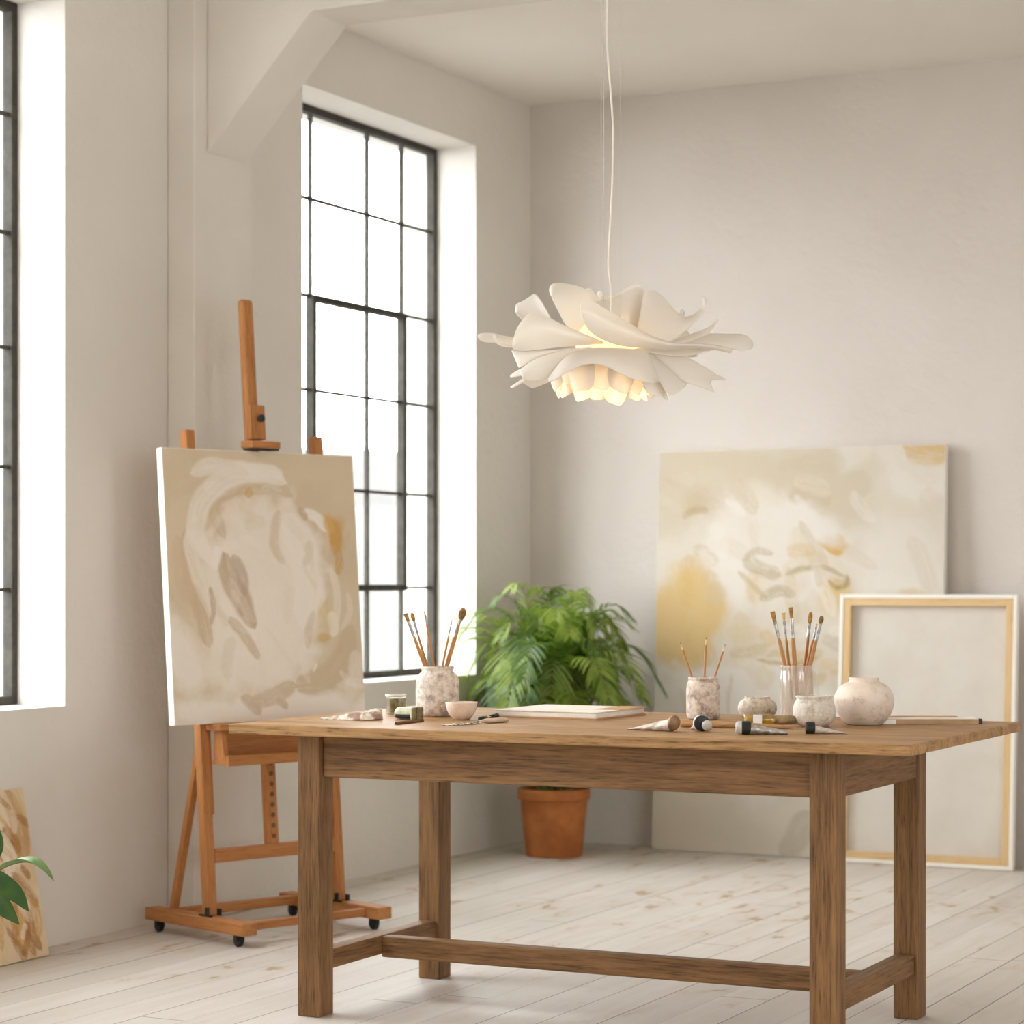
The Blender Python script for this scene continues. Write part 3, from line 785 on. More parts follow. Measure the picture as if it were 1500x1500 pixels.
# ------------------------------------------------------------------ potted palm in the corner
pl = thing('potted_palm', 'bushy green palm in a terracotta pot standing in the corner by the window', 'plant', (-4.252, 8.99, 0))
MB().lathe([(0, 0), (.116, 0), (.120, .006), (.142, .235), (.150, .238), (.153, .243), (.154, .278), (.150, .284), (.142, .284), (.136, .278), (.134, .22), (0, .22)], 48).build('pot', M['terracotta'], pl, smooth=False, bevel=.002)
MB().lathe([(0, .246), (.08, .244), (.1352, .238), (.1352, .222), (0, .222)], 32).build('soil', M['soil'], pl)
def frond(rnd, az, reach, height, droop, nl=22, llen=.17, start=.30):
    """one arching frond: rachis plus two ranks of leaflets"""
    d = Vector((math.cos(az), math.sin(az), 0)); sd = Vector((-math.sin(az), math.cos(az), 0))
    base = d * rnd.uniform(.01, .07) + sd * rnd.uniform(-.04, .04) + Vector((0, 0, .244))
    P = [base, base + d * reach * .10 + Vector((0, 0, height * .45)), base + d * reach * .36 + Vector((0, 0, height * .86)),
         base + d * reach * .70 + Vector((0, 0, height * (1.0 - droop * .25))), base + d * reach + Vector((0, 0, height * (1 - droop)))]
    pts = [Vector(p) for p in cr([tuple(p) for p in P], 40)]
    st = MB().tube(pts, [.0042 * (1 - .75 * i / 39) for i in range(40)], 6)
    lf = MB()
    for i in range(nl):
        t = start + (1 - start) * (i + .5) / nl
        k = min(38, int(t * 39)); p = pts[k]; tan = (pts[k + 1] - pts[k]).normalized()
        up = (Vector((0, 0, 1)) - tan * tan.z); up = up.normalized() if up.length > .1 else d
        q = (t - start) / (1 - start); L = llen * (math.sin(PI * min(1, .22 + q * .72)) ** .8) * rnd.uniform(.85, 1.12)
        for s_ in (-1, 1):
            side = tan.cross(up).normalized() * s_
            dr = (side * 1.0 + tan * (.55 + .7 * q) + up * .28).normalized()
            wv = tan.cross(dr); wv = (tan - dr * tan.dot(dr)).normalized()
            nrm = dr.cross(wv)
            wmax = .0068 * rnd.uniform(.8, 1.2); rows = []
            sag = rnd.uniform(.35, .75)
            for j in range(6):
                u = j / 5; c = p + dr * (L * u) + Vector((0, 0, -1)) * (L * sag * u * u * .75)
                hw = wmax * (math.sin(PI * min(1, .12 + .88 * u)) ** .7 if u < .999 else .02)
                fold = nrm * hw * .35
                rows.append([c - wv * hw + fold, c, c + wv * hw + fold])
            lf.grid(rows)
    for m_ in (st, lf):                       # leaves bend along the walls instead of passing through; the window recess is open
        for i_, p in enumerate(m_.v):
            x, y, z = p
            if not (y < -.035 and z > .775): x = max(x, -.352)
            m_.v[i_] = (max(x, -.52), min(y, .505), z)
    return st, lf
rnd = random.Random(21)
spec = []
for i in range(15): spec.append((i * 2 * PI / 15 + rnd.uniform(-.2, .2), rnd.uniform(.34, .46), rnd.uniform(.58, .72), rnd.uniform(.22, .5)))
for i in range(13): spec.append((i * 2 * PI / 13 + .2 + rnd.uniform(-.2, .2), rnd.uniform(.24, .38), rnd.uniform(.72, .84), rnd.uniform(.08, .3)))
for i in range(10): spec.append((i * 2 * PI / 10 + rnd.uniform(-.3, .3), rnd.uniform(.10, .24), rnd.uniform(.78, .92), rnd.uniform(.02, .2)))
for i in range(10): spec.append((i * 2 * PI / 10 + rnd.uniform(-.3, .3), rnd.uniform(.32, .44), rnd.uniform(.42, .56), rnd.uniform(.3, .7)))
for i in range(10): spec.append((-1.112 + rnd.uniform(-.9, .9), rnd.uniform(.16, .34), rnd.uniform(.5, .72), rnd.uniform(.15, .5)))
for az in (3.46, 3.60, 3.78, 3.95): spec.append((az, rnd.uniform(.38, .43), rnd.uniform(.66, .78), rnd.uniform(.04, .14)))
for az in (.3, .62, .05): spec.append((az, rnd.uniform(.26, .33), rnd.uniform(.74, .84), rnd.uniform(.05, .12)))
for i, (az, rc, hh, dp) in enumerate(spec):
    # the window wall is close on that side
    dx = math.cos(az); lim = .74 if dx < -.3 and not 3.4 < az < 4.0 else 1.0
    st, lf = frond(rnd, az, rc * lim, hh, dp, nl=24, llen=.165)
    f_ = lf.build('frond', M['palm'] if rnd.random() < .68 else M['palm_dark'], pl, smooth=True)
    st.build('rachis', M['leaf_stem'], f_, smooth=True)

# ------------------------------------------------------------------ broad-leaved plant, mostly outside the left edge
hp = thing('leafy_houseplant', 'broad green leaves reaching in at the lower left in front of the small board', 'plant', (-4.006, 4.823, 0))
MB().lathe([(0, 0), (.075, 0), (.095, .14), (.10, .145), (.10, .17), (.09, .17), (.086, .13), (0, .13)], 36).build('pot', M['terracotta'], hp, bevel=.002)
MB().lathe([(0, .148), (.087, .144), (.086, .132), (0, .132)], 24).build('soil', M['soil'], hp)
CR = Vector((.8962, .4436, 0)); CF = Vector((-.4436, .8962, 0))
def broad_leaf(root, ctrl, wid, mat, tilt=(0, 0, 1), fold=.3, stem0=(0, 0, .14)):
    """ctrl: midrib points"""
    pts = [Vector(p) for p in cr(ctrl, 15)]
    m = MB(); rows = []
    for i, p in enumerate(pts):
        t = i / 14; tan = (pts[min(14, i + 1)] - pts[max(0, i - 1)]).normalized()
        nv = Vector(tilt); sd = tan.cross(nv).normalized(); nv = sd.cross(tan)
        hw = wid * (max(.02, math.sin(PI * t ** .8)) ** .85) * (1 if t < .999 else .1)
        rows.append([p + sd * (hw * q) + nv * (abs(q) * hw * fold) for q in (-1, -.66, -.33, 0, .33, .66, 1)])
    m.grid(rows)
    o = m.build('leaf', mat, root, smooth=True, solid=.0012)
    mid = MB().tube([p - Vector((0, 0, .0006)) for p in pts[:-1]], [.0016 * (1 - i / 16) for i in range(14)], 6)
    mid.build('midrib', M['leaf_stem'], o, smooth=True)
    a = Vector(stem0); b = pts[0]
    sp = cr([tuple(a), tuple(a * .5 + b * .5 + Vector((0, 0, .05))), tuple(b)], 12)
    MB().tube([Vector(q) for q in sp], .0022, 6).build('leaf_stalk', M['leaf_stem'], o, smooth=True)
def hv(r, z, n=0.0):       # right of the pot axis, height, towards the room's front
    v = CR * r - CF * n; return (v.x, v.y, z)
for ctrl, wid, mt, tl in (
    ([hv(.125, .404), hv(.165, .423, .01), hv(.211, .430, .02), hv(.250, .411, .03), hv(.278, .383, .035)], .034, 'leaf_pale', (0, 0, 1)),
    ([hv(.065, .412, .03), hv(.140, .380, .06), hv(.190, .351, .07), hv(.222, .310, .075)], .030, 'leaf', tuple(-CF * .9 + Vector((0, 0, .5)))),
    ([hv(.070, .375, .05), hv(.150, .331, .09), hv(.206, .282, .11)], .028, 'leaf', tuple(-CF * .9 + Vector((0, 0, .5)))),
    ([hv(.085, .415, -.02), hv(.112, .470, -.02), hv(.122, .525, -.01)], .030, 'leaf', tuple(-CF + Vector((0, 0, .2)))),
    ([hv(-.05, .40, .02), hv(-.12, .43, .05), hv(-.20, .40, .08)], .024, 'leaf', (0, 0, 1)),
    ([hv(-.03, .36, -.06), hv(-.08, .40, -.10), hv(-.13, .37, -.15)], .024, 'leaf', (0, 0, 1)),
    ([hv(.0, .42, .06), hv(.01, .47, .13), hv(.02, .45, .20)], .024, 'leaf', (0, 0, 1))):
    broad_leaf(hp, ctrl, wid, M[mt], tl)

# ------------------------------------------------------------------ lamp (positions in metres from the lamp's centre)
LC = Vector((-2.550, 5.767, 1.7807)); U_ = .001817
LANG = math.atan2(.4436, .8962)
lp = thing('pendant_lamp', 'white sculptural pendant lamp of curling translucent petals glowing over the table', 'lamp', LC, (0, 0, LANG))
def LP(p):                                    # local: x right, -y towards the room's front, z up
    k = 1 - p[2] * U_ / 6.3                   # nearer petals are drawn larger, so they are measured smaller
    return Vector((((p[0] - 750) * k - 150) * U_, -p[2] * U_, ((852 - p[1]) * k - 347) * U_))
def interp_depth(c, n):
    return cr(c, n)
def petal(curves, bulge=0.0, nu=28, nv=12, name='petal', mirror=False):
    """surface swept across several edge curves; bulge pushes the middle towards the front"""
    C_ = [cr(c, nu) for c in curves]
    rows = []
    for i in range(nu):
        sec = cr([C_[k][i] for k in range(len(C_))], nv) if max(np.linalg.norm(C_[0][i] - C_[-1][i]), 0) > 1e-6 else [C_[0][i]] * nv
        row = []
        for j, p in enumerate(sec):
            u, v = i / (nu - 1), j / (nv - 1)
            q = LP(p); q.y -= bulge * U_ * math.sin(PI * v) * (math.sin(PI * u) ** .6)
            if mirror: q = Vector((-q.x * .86, -q.y, q.z * .9))
            row.append(q)
        rows.append(row)
    return MB().grid(rows).build(name, M['petal'], lp, smooth=True, solid=.0028, sub=1)
def d3(pts, n0, n1=None, p=1.0):
    n1 = n0 if n1 is None else n1; k = len(pts) - 1
    return [(x, y, n0 + (n1 - n0) * (i / k) ** p) for i, (x, y) in enumerate(pts)]

A_T = d3([(851, 456), (850, 445), (855, 437), (868, 441), (885, 451), (915, 469), (950, 490), (985, 502), (1020, 503), (1050, 506), (1073, 512)], 120, 40)
A_B = d3([(852, 460), (855, 471), (862, 484), (872, 492), (885, 499), (905, 506), (935, 510), (975, 512), (1015, 511), (1050, 513), (1071, 518)], 105, 45)
petal([A_T, A_B], 22)
B_T = d3([(751, 506), (753, 493), (758, 480), (767, 467), (778, 459), (800, 464), (825, 476), (855, 489), (884, 501)], 95, 50)
B_B = d3([(751, 509), (754, 513), (762, 514), (775, 514), (795, 512), (820, 509), (845, 507), (865, 505), (885, 504)], 60, 45)
petal([B_T, B_B], 28)
petal([d3([(755, 457), (756, 446), (764, 442), (774, 436), (783, 430), (790, 436), (798, 449), (808, 468)], -95, -60),
       d3([(757, 460), (762, 466), (770, 472), (778, 476), (786, 478), (794, 478), (802, 477), (809, 474)], -70, -50)], -10)
petal([d3([(700, 492), (704, 489), (715, 488), (726, 489), (738, 492), (755, 495)], -45, -35),
       d3([(701, 495), (706, 500), (715, 502), (726, 502), (738, 504), (755, 506)], -30, -30)], 6)
petal([d3([(722, 489), (723, 497), (730, 505), (742, 509), (756, 509)], 5, -10),
       d3([(725, 489), (727, 496), (733, 502), (743, 505), (756, 505)], -5, -15)], 3)
petal([d3([(805, 428), (806, 419), (812, 415), (825, 415), (840, 417), (855, 422), (872, 432), (890, 444), (910, 458)], -30, -50),
       d3([(809, 437), (814, 448), (820, 460), (826, 472), (832, 480), (845, 487), (862, 494), (880, 500), (900, 505)], 10, 0)], 16)
petal([d3([(856, 436), (857, 427), (863, 421), (872, 430), (884, 435), (900, 432), (915, 424), (928, 417), (938, 417), (943, 425)], -85, -75),
       d3([(862, 450), (868, 456), (876, 464), (886, 472), (896, 480), (906, 487), (914, 491), (922, 495), (928, 497), (932, 498)], -35, -35)], -14)
petal([d3([(870, 443), (880, 440), (892, 438), (905, 433), (918, 427), (930, 421), (940, 422), (946, 428)], -30, -45),
       d3([(880, 470), (888, 476), (898, 482), (907, 487), (915, 491), (922, 495), (928, 497), (932, 498)], -8, -12)], 12)
petal([d3([(938, 427), (946, 425), (957, 427)], -95, -80), d3([(928, 500), (934, 501), (942, 502)], -45, -40)], 0, 8)
petal([d3([(943, 433), (946, 427), (955, 424), (966, 430), (978, 442), (989, 455), (1001, 464), (1013, 463), (1025, 454), (1031, 446), (1029, 438), (1033, 434)], -15, -10),
       d3([(931, 495), (936, 498), (942, 500), (950, 502), (960, 503), (970, 503), (980, 502), (991, 496), (1006, 484), (1022, 468), (1034, 455), (1037, 446)], 20, 25)], 14)
petal([d3([(970, 503), (990, 497), (1008, 491), (1022, 486), (1035, 481), (1045, 475), (1051, 467)], -30, -70),
       d3([(972, 508), (990, 506), (1008, 501), (1024, 496), (1037, 489), (1046, 480), (1053, 469)], -15, -60)], 4)
petal([d3([(965, 504), (990, 499), (1015, 493), (1040, 489), (1065, 489), (1085, 489), (1098, 494), (1103, 503)], -55, -40),
       d3([(965, 510), (990, 511), (1015, 511), (1040, 511), (1065, 511), (1085, 513), (1097, 513), (1103, 508)], -25, -20)], 8)
petal([d3([(930, 511), (960, 510), (990, 509), (1020, 509), (1046, 510)], 25, 20),
       d3([(932, 513), (960, 518), (990, 522), (1018, 519), (1045, 512)], 60, 50)], 6)
# lower tier
petal([d3([(749, 513), (765, 515), (790, 515), (815, 513), (840, 511), (868, 509)], 0, 35),
       d3([(760, 540), (768, 536), (790, 524), (815, 517), (840, 513), (868, 511)], 25, 38)], 10)
petal([d3([(761, 543), (772, 534), (790, 524), (812, 517), (838, 512), (868, 510)], 40, 40),
       d3([(766, 555), (775, 558), (793, 557), (812, 548), (836, 532), (868, 513)], 95, 45)], 16)
petal([d3([(747, 551), (756, 544), (766, 539), (778, 534)], 0, 20), d3([(748, 553), (757, 552), (768, 550), (780, 546)], 10, 30)], 2, 10, 6)
petal([d3([(747, 567), (757, 561), (768, 553), (780, 544)], 20, 20), d3([(750, 569), (760, 564), (771, 557), (782, 549)], 30, 30)], 2, 10, 6)
petal([d3([(803, 556), (808, 547), (818, 534), (830, 522), (845, 514), (870, 510), (900, 510), (928, 511), (945, 513), (954, 522), (962, 538), (966, 555)], 70, 60),
       d3([(804, 559), (812, 558), (826, 549), (842, 540), (858, 534), (878, 534), (898, 542), (915, 551), (932, 557), (946, 560), (957, 562), (966, 558)], 120, 100)], 16)
petal([d3([(946, 511), (970, 515), (1000, 521), (1025, 533), (1046, 546), (1066, 557)], 30, 70),
       d3([(947, 512), (970, 524), (998, 541), (1015, 553), (1032, 557), (1042, 558)], 40, 80),
       d3([(948, 514), (966, 529), (988, 550), (1008, 562), (1030, 569), (1047, 576)], 45, 95)], 10)
petal([d3([(946, 513), (962, 521), (980, 535), (994, 549), (1007, 561)], 35, 70),
       d3([(950, 518), (958, 538), (968, 562), (982, 580), (1005, 566)], 70, 90)], 8)
petal([d3([(944, 515), (956, 524), (966, 546), (973, 568), (979, 587)], 30, 60),
       d3([(936, 540), (942, 562), (954, 578), (966, 581), (976, 587)], 75, 70)], 8)
# petals round the back, the same two tiers
petal([A_T, A_B], 22, mirror=True)
petal([B_T, B_B], 28, mirror=True)
petal([d3([(803, 556), (818, 534), (845, 514), (900, 510), (945, 513), (966, 552)], 70, 60),
       d3([(804, 556), (826, 549), (858, 534), (898, 540), (932, 552), (966, 554)], 110, 90)], 16, mirror=True)
petal([d3([(946, 511), (970, 515), (1000, 521), (1025, 533), (1046, 546), (1066, 553)], 30, 70),
       d3([(948, 514), (966, 525), (988, 540), (1008, 550), (1030, 556), (1047, 560)], 45, 95)], 10, mirror=True)
# ruffled inner shade hanging below the bulb
rf = random.Random(5)
CXF = 886
for k in range(15):
    a0 = 2 * PI * k / 15; da = .30
    rows = []; r0, r1 = 58, 74 + 4 * (k % 2); zb = 588 - 14 * abs(math.sin(a0 * .5 + .4)) + rf.uniform(-7, 7)
    if k in (11, 12): zb += 6
    for i in range(15):
        t = i / 14 * 2 - 1; a = a0 + t * da; row = []
        for j in range(9):
            v = j / 8; wave = 3.5 * math.cos(t * PI) + (k % 2) * 3
            end = zb - 17 * abs(t) ** 2.2 + 1.5 * math.sin(t * 5 + k)
            y = 519 + (end - 519) * v; r = r0 + (r1 - r0) * math.sin(v * PI * .75) + wave * v - 4 * v * v
            row.append(Vector(((CXF - 900 + r * math.cos(a)) * U_, -r * math.sin(a) * U_, (505 - y) * U_)))
        rows.append(row)
    MB().grid(rows).build('inner_petal', M['petal'], lp, smooth=True, solid=.0022, sub=1)
MB().lathe([(.056, .056), (.066, .048), (.078, .030), (.084, .005), (.082, -.020), (.074, -.045), (.060, -.062)], 48, (-.018, 0, .0)).build('diffuser', M['diffuser'], lp, smooth=True, solid=.002)
# holder, bulb, clips, cables
MB().lathe([(0, .016), (.030, .016), (.033, .012), (.033, -.004), (.028, -.008), (0, -.008)], 32, (-.012, 0, .02)).build('lamp_holder', M['white_plastic'], lp, bevel=.001)
MB().lathe([(0, -.052), (.016, -.049), (.028, -.038), (.033, -.022), (.030, -.004), (.018, .010), (.014, .012), (0, .012)], 28, (-.012, 0, 0)).build('bulb', M['bulb'], lp, smooth=True)
zt = H - LC.z
for x, y in ((-.034, .03), (.0165, -.02), (-.026, .05)):
    MB().tube([(x, y, .028), (x, y, zt - .02)], .0007, 6).build('suspension_wire', M['wire'], lp)
for x, y, z in ((-.036, .03, .138), (.182, .03, .087)):
    MB().lathe([(0, -.010), (.005, -.008), (.0085, 0), (.006, .008), (0, .010)], 16, (x, y, z)).build('wire_clip', M['white_plastic'], lp, smooth=True)
cp = [(-.010, 0, .03), (-.009, 0, .150), (-.014, 0, .19), (-.015, 0, .24), (-.008, 0, .36), (-.003, 0, .50), (-.003, 0, .58), (-.010, 0, .68), (-.018, 0, .78), (-.020, 0, .84), (-.018, 0, .92), (-.014, 0, 1.05), (-.010, 0, 1.25), (-.010, 0, zt - .02)]
MB().tube([Vector(p) for p in cr(cp, 90)], .0026, 8).build('power_cord', M['cord'], lp, smooth=True)
MB().lathe([(0, zt), (.06, zt), (.06, zt - .018), (.055, zt - .022), (0, zt - .022)], 36, (-.01, 0, 0)).build('ceiling_rose', M['white_plastic'], lp, bevel=.002)

# ------------------------------------------------------------------ things on the table
F3 = Vector((-.4436, .8962, 0)); R3 = Vector((.8962, .4436, 0))
FACE = math.atan2(.4436, .8962)               # turn that puts local x along the view's right
def at(x, y, r=0.0):                           # resting point pushed back by a radius
    p = Vector((x, y, TZ)) + F3 * r; return (p.x, p.y, p.z)
def jar_profile(outer, wall=.005, floor=.006):
    """closed profile for a vessel: outer is (r,z) from the foot to the lip"""
    inner = [(max(.001, r - wall), max(z, floor)) for r, z in reversed(outer[1:-1])]
    return [(0, 0)] + outer + [(outer[-1][0] - wall * .6, outer[-1][1] + .0005)] + inner + [(0, floor)]
def smooth_prof(p, n=34): return [(max(0.0005, float(q[0])), float(q[1])) for q in cr(p, n)]
def vessel(name, label, cat, loc, outer, mat, part, wall=.005, rot=0):
    t = thing(name, label, cat, loc, (0, 0, rot))
    MB().lathe(jar_profile(outer, wall), 56).build(part, M[mat], t, smooth=True)
    return t

# ---- big mottled crock with brushes
cx = at(-3.084, 5.765, .0605)
vessel('brush_crock', 'tall mottled stone-coloured crock crammed with brushes at the left of the table', 'jar', cx,
       [(.050, 0)] + smooth_prof([(.0555, .003), (.0595, .012), (.0605, .04), (.0605, .085), (.0585, .104), (.052, .117), (.0455, .123), (.0435, .128)]) + [(.0440, .130), (.0462, .133), (.0462, .137), (.0445, .139)], 'crock', 'vessel')

def brush(label, base, tip, kind, group=None, name='paintbrush', ferr=None, extra=.11, hr=.0036, back=(0, 0)):
    """base: mouth point (right, up), tip: (right, up) in metres about the vessel's foot; kind picks the head"""
    loc, a, b = base
    a3 = R3 * a[0] + Vector((0, 0, a[1])) + F3 * back[0]; b3 = R3 * tip[0] + Vector((0, 0, tip[1])) + F3 * back[1]
    d = (b3 - a3); L = d.length; d.normalize()
    start = a3 - d * extra
    tot = L + extra
    q = d.to_track_quat('Z', 'Y')
    t = thing(name, label, 'brush' if name == 'paintbrush' else 'pencil', Vector(loc) + start, (0, 0, 0), group)
    # local x kept square to the view so flat heads show their face
    zx = d; xx = (R3 - d * R3.dot(d)).normalized(); yy = zx.cross(xx)
    t.rotation_euler = Matrix((xx, yy, zx)).transposed().to_euler()
    if name == 'pencil':
        MB().tube([(0, 0, 0), (0, 0, tot - .022)], hr, 6).build('barrel', M['handle'], t)
        c = MB().tube([(0, 0, tot - .022), (0, 0, tot - .006)], [hr * .98, hr * .36], 12).build('sharpened_tip', M['bristle_pale'], t)
        MB().tube([(0, 0, tot - .006), (0, 0, tot)], [hr * .36, .0003], 10).build('lead', M['black'], c)
        return t
    hl, fl, br, fr_, hd, flat = kind          # bristle length, ferrule length, bristle half-width, ferrule radius, head material, flatness
    zf = tot - hl - fl
    MB().tube([Vector((0, 0, z)) for z in (0, zf * .25, zf * .7, zf * .93, zf)], [hr * .62, hr * .85, hr * 1.12, hr * 1.0, fr_ * .95], 14).build('handle', M['handle'], t, smooth=True)
    m = MB(); rows = []
    for i in range(7):
        u = i / 6; z = zf - .001 + (fl + .001) * u; rx = fr_ + (br * .8 - fr_) * u if flat < 1 else fr_; ry = fr_ + (br * flat * .8 - fr_) * u if flat < 1 else fr_
        rows.append([Vector((rx * math.cos(2 * PI * k / 16), ry * math.sin(2 * PI * k / 16), z)) for k in range(17)])
    m.grid(rows); m.build('ferrule', M['ferrule'], t, smooth=True)
    m = MB(); rows = []
    for i in range(10):
        u = i / 9
        if hd[1] == 'flat': w = br * (.82 + .25 * u - .12 * max(0, u - .85) / .15); th = br * flat * (1 - .7 * u)
        elif hd[1] == 'mop': w = br * (.45 + .75 * math.sin(PI * min(1, .08 + u * .86)) ) * (1 if u < 1 else .35); th = w * flat
        elif hd[1] == 'fan': w = br * (.5 + .7 * u); th = br * flat * (1 - .5 * u)
        else: w = br * (1.05 - u ** 1.6) + .0002; th = w
        w = max(w, .0003); th = max(th, .0003)
        rows.append([Vector((w * math.cos(2 * PI * k / 16), th * math.sin(2 * PI * k / 16), zf + fl + hl * u)) for k in range(17)])
    m.grid(rows)
    k0 = len(m.v); m.f.append(tuple(range(k0 - 17, k0 - 1)))
    m.build('bristles', M[hd[0]], t, smooth=True)
    return t
GB = 'brushes in the tall crock'
s = .001885
def P(px, py, cxp, basey): return ((px - cxp) * s, (basey - py) * s)
def put(vx, cxp, by, mouth, tip, kind, label, group, hr=.0036, back=(0, 0), name='paintbrush', extra=.10):
    a = P(*mouth, cxp, by); b = P(*tip, cxp, by)
    return brush(label, (vx, a, None), b, kind, group, name, None, extra, hr, back)
FLAT = (.024, .042, .0062, .0042, ('bristle', 'flat'), .45)
put(cx, 640, 1051, (621, 977), (592.5, 899), FLAT, 'brown flat brush leaning furthest left out of the tall crock', GB, .0048)
put(cx, 640, 1051, (624, 977), (601, 898), (.026, .034, .0052, .0036, ('bristle', 'mop'), .6), 'brown rounded brush just right of the leftmost flat brush in the tall crock', GB, .0036, (.014, .02))
put(cx, 640, 1051, (634.5, 977), (620, 894), (.022, .018, .0028, .0026, ('bristle', 'point'), 1), 'thin pointed brush standing alone in the middle of the tall crock', GB, .0032)
put(cx, 640, 1051, (647.5, 977), (662, 906), (.020, .026, .0022, .0022, ('ferrule', 'point'), 1), 'slim silver-tipped brush leaning right in the tall crock', GB, .0030, (-.014, -.026))
put(cx, 640, 1051, (652, 977), (671.5, 909), (.012, .036, .0034, .0034, ('bristle_pale', 'point'), 1), 'brush with silver ferrule and worn head in front of the round mop brush', GB, .0036, (.002, .004))
put(cx, 640, 1051, (655, 977), (678.5, 891), (.034, .010, .0088, .0030, ('bristle_dark', 'mop'), .8), 'fat dark round mop brush leaning right, tallest in the tall crock', GB, .0036, (.018, .034))

# ---- pencil pot
cp_ = at(-2.374, 5.973, .046)
vessel('pencil_pot', 'mottled pinkish-grey clay pot holding three thin pencils near the table centre', 'pot', cp_,
       [(.036, 0)] + smooth_prof([(.0425, .003), (.0455, .014), (.0462, .045), (.0460, .078), (.0440, .096), (.0398, .1045)]) + [(.0396, .107), (.0410, .110), (.0408, .1135), (.0395, .115)], 'crock_pink', 'vessel')
s = .00186; GP = 'pencils in the clay pot'
put(cp_, 1032, 1055, (1016, 995), (998.5, 942), None, 'slender sharpened pencil leaning left in the clay pot', GP, .0030, (0, .01), 'pencil', .05)
put(cp_, 1032, 1055, (1033.5, 995), (1036.5, 934.5), None, 'slender sharpened pencil standing upright in the clay pot', GP, .0030, (0, 0), 'pencil', .05)
put(cp_, 1032, 1055, (1048, 995), (1064, 944.5), None, 'slender sharpened pencil leaning right in the clay pot', GP, .0030, (0, -.01), 'pencil', .05)

# ---- low streaky clay jar
cl_ = at(-2.262, 6.095, .053)
vessel('low_clay_jar', 'squat streaky grey clay jar behind the yellow oil bottle', 'jar', cl_,
       [(.030, 0)] + smooth_prof([(.038, .002), (.048, .010), (.053, .022), (.0525, .034), (.046, .046), (.036, .0515)]) + [(.0345, .054), (.0352, .057), (.0345, .059)], 'lowclay', 'vessel')

# ---- clouded glass jar with a handle, full of brushes
cg = at(-2.094, 5.94, .0435)
t = thing('glass_jug', 'tall paint-clouded glass jug with a thin handle, holding flat brushes', 'jug', cg, (0, 0, FACE))
out = [(.036, 0)] + smooth_prof([(.0415, .003), (.0435, .012), (.0435, .11), (.0432, .125), (.0425, .138)], 20) + [(.0430, .1475), (.0442, .151), (.0430, .153)]
MB().lathe(jar_profile(out, .003, .006), 48).build('glass_body', M['milky'], t, smooth=True)
MB().tube([Vector(p) for p in cr([(.040, 0, .146), (.052, 0, .138), (.056, 0, .120), (.056, 0, .085), (.054, 0, .060), (.041, 0, .050)], 30)], .0032, 10).build('handle', M['glass'], t, smooth=True)
MB().lathe([(0, .0075), (.039, .0075), (.0392, .020), (0, .020)], 32).build('cloudy_water', M['milky'], t)
s = .0018; GJ = 'brushes in the glass jug'
put(cg, 1168, 1060, (1150.5, 975), (1132, 896), (.028, .042, .0062, .0042, ('bristle', 'flat'), .45), 'brown flat brush leaning furthest left in the glass jug', GJ, .0047, (0, 0), extra=.085)
put(cg, 1168, 1060, (1157, 975), (1149, 898), (.022, .045, .0050, .0024, ('bristle_pale', 'fan'), .3), 'pale fan brush with thin ferrule in the glass jug', GJ, .0038, (.012, .016), extra=.09)
put(cg, 1168, 1060, (1165, 975), (1158.5, 889.5), (.030, .050, .0050, .0042, ('bristle', 'flat'), .5), 'tallest brown flat brush in the middle of the glass jug', GJ, .0054, (-.004, -.006), extra=.115)
put(cg, 1168, 1060, (1181, 975), (1191, 896.5), (.032, .036, .0052, .0040, ('bristle', 'mop'), .5), 'brown oval brush behind the two right brushes of the glass jug', GJ, .0048, (.018, .032), extra=.10)
put(cg, 1168, 1060, (1187, 975), (1204, 902), (.022, .046, .0056, .0042, ('bristle_dark', 'mop'), .5), 'dark brush leaning furthest right in the glass jug', GJ, .0050, (-.009, -.018), extra=.11)
put(cg, 1168, 1060, (1184, 975), (1198.5, 914), (.006, .036, .0040, .0040, ('bristle_pale', 'flat'), .5), 'short worn brush between the two right brushes of the glass jug', GJ, .0042, (.004, .006), extra=.10)

# ---- round clay pot, big vase, bowl
cr_pos = at(-1.995, 5.793, .040)
vessel('round_clay_pot', 'round grey-cream clay pot with a wide mouth beside the glass jug', 'pot', cr_pos,
       [(.024, 0)] + smooth_prof([(.033, .001), (.045, .009), (.053, .024), (.0550, .040), (.0530, .055), (.0480, .066), (.0455, .0705)]) + [(.0458, .074), (.0482, .078), (.0478, .080), (.0462, .0805)], 'roundclay', 'vessel')
cvz = at(-1.905, 5.934, .050)
vessel('round_vase', 'large round cream vase with a short narrow neck, biggest pot on the table', 'vase', cvz,
       [(.040, 0)] + smooth_prof([(.046, .001), (.060, .014), (.073, .036), (.0782, .058), (.0770, .076), (.0660, .096), (.0510, .1075), (.0415, .1115)], 44) + [(.0392, .114), (.0390, .119), (.0400, .1225), (.0390, .1238)], 'vaseclay', 'vessel')
cb = at(-2.964, 5.681, .022)
vessel('small_bowl', 'small pale pink clay bowl in front of the tall crock', 'bowl', cb,
       [(.019, 0)] + smooth_prof([(.0215, .002), (.028, .008), (.036, .019), (.041, .032), (.0432, .044)], 24) + [(.0440, .0475)], 'bowlclay', 'vessel', .0035)

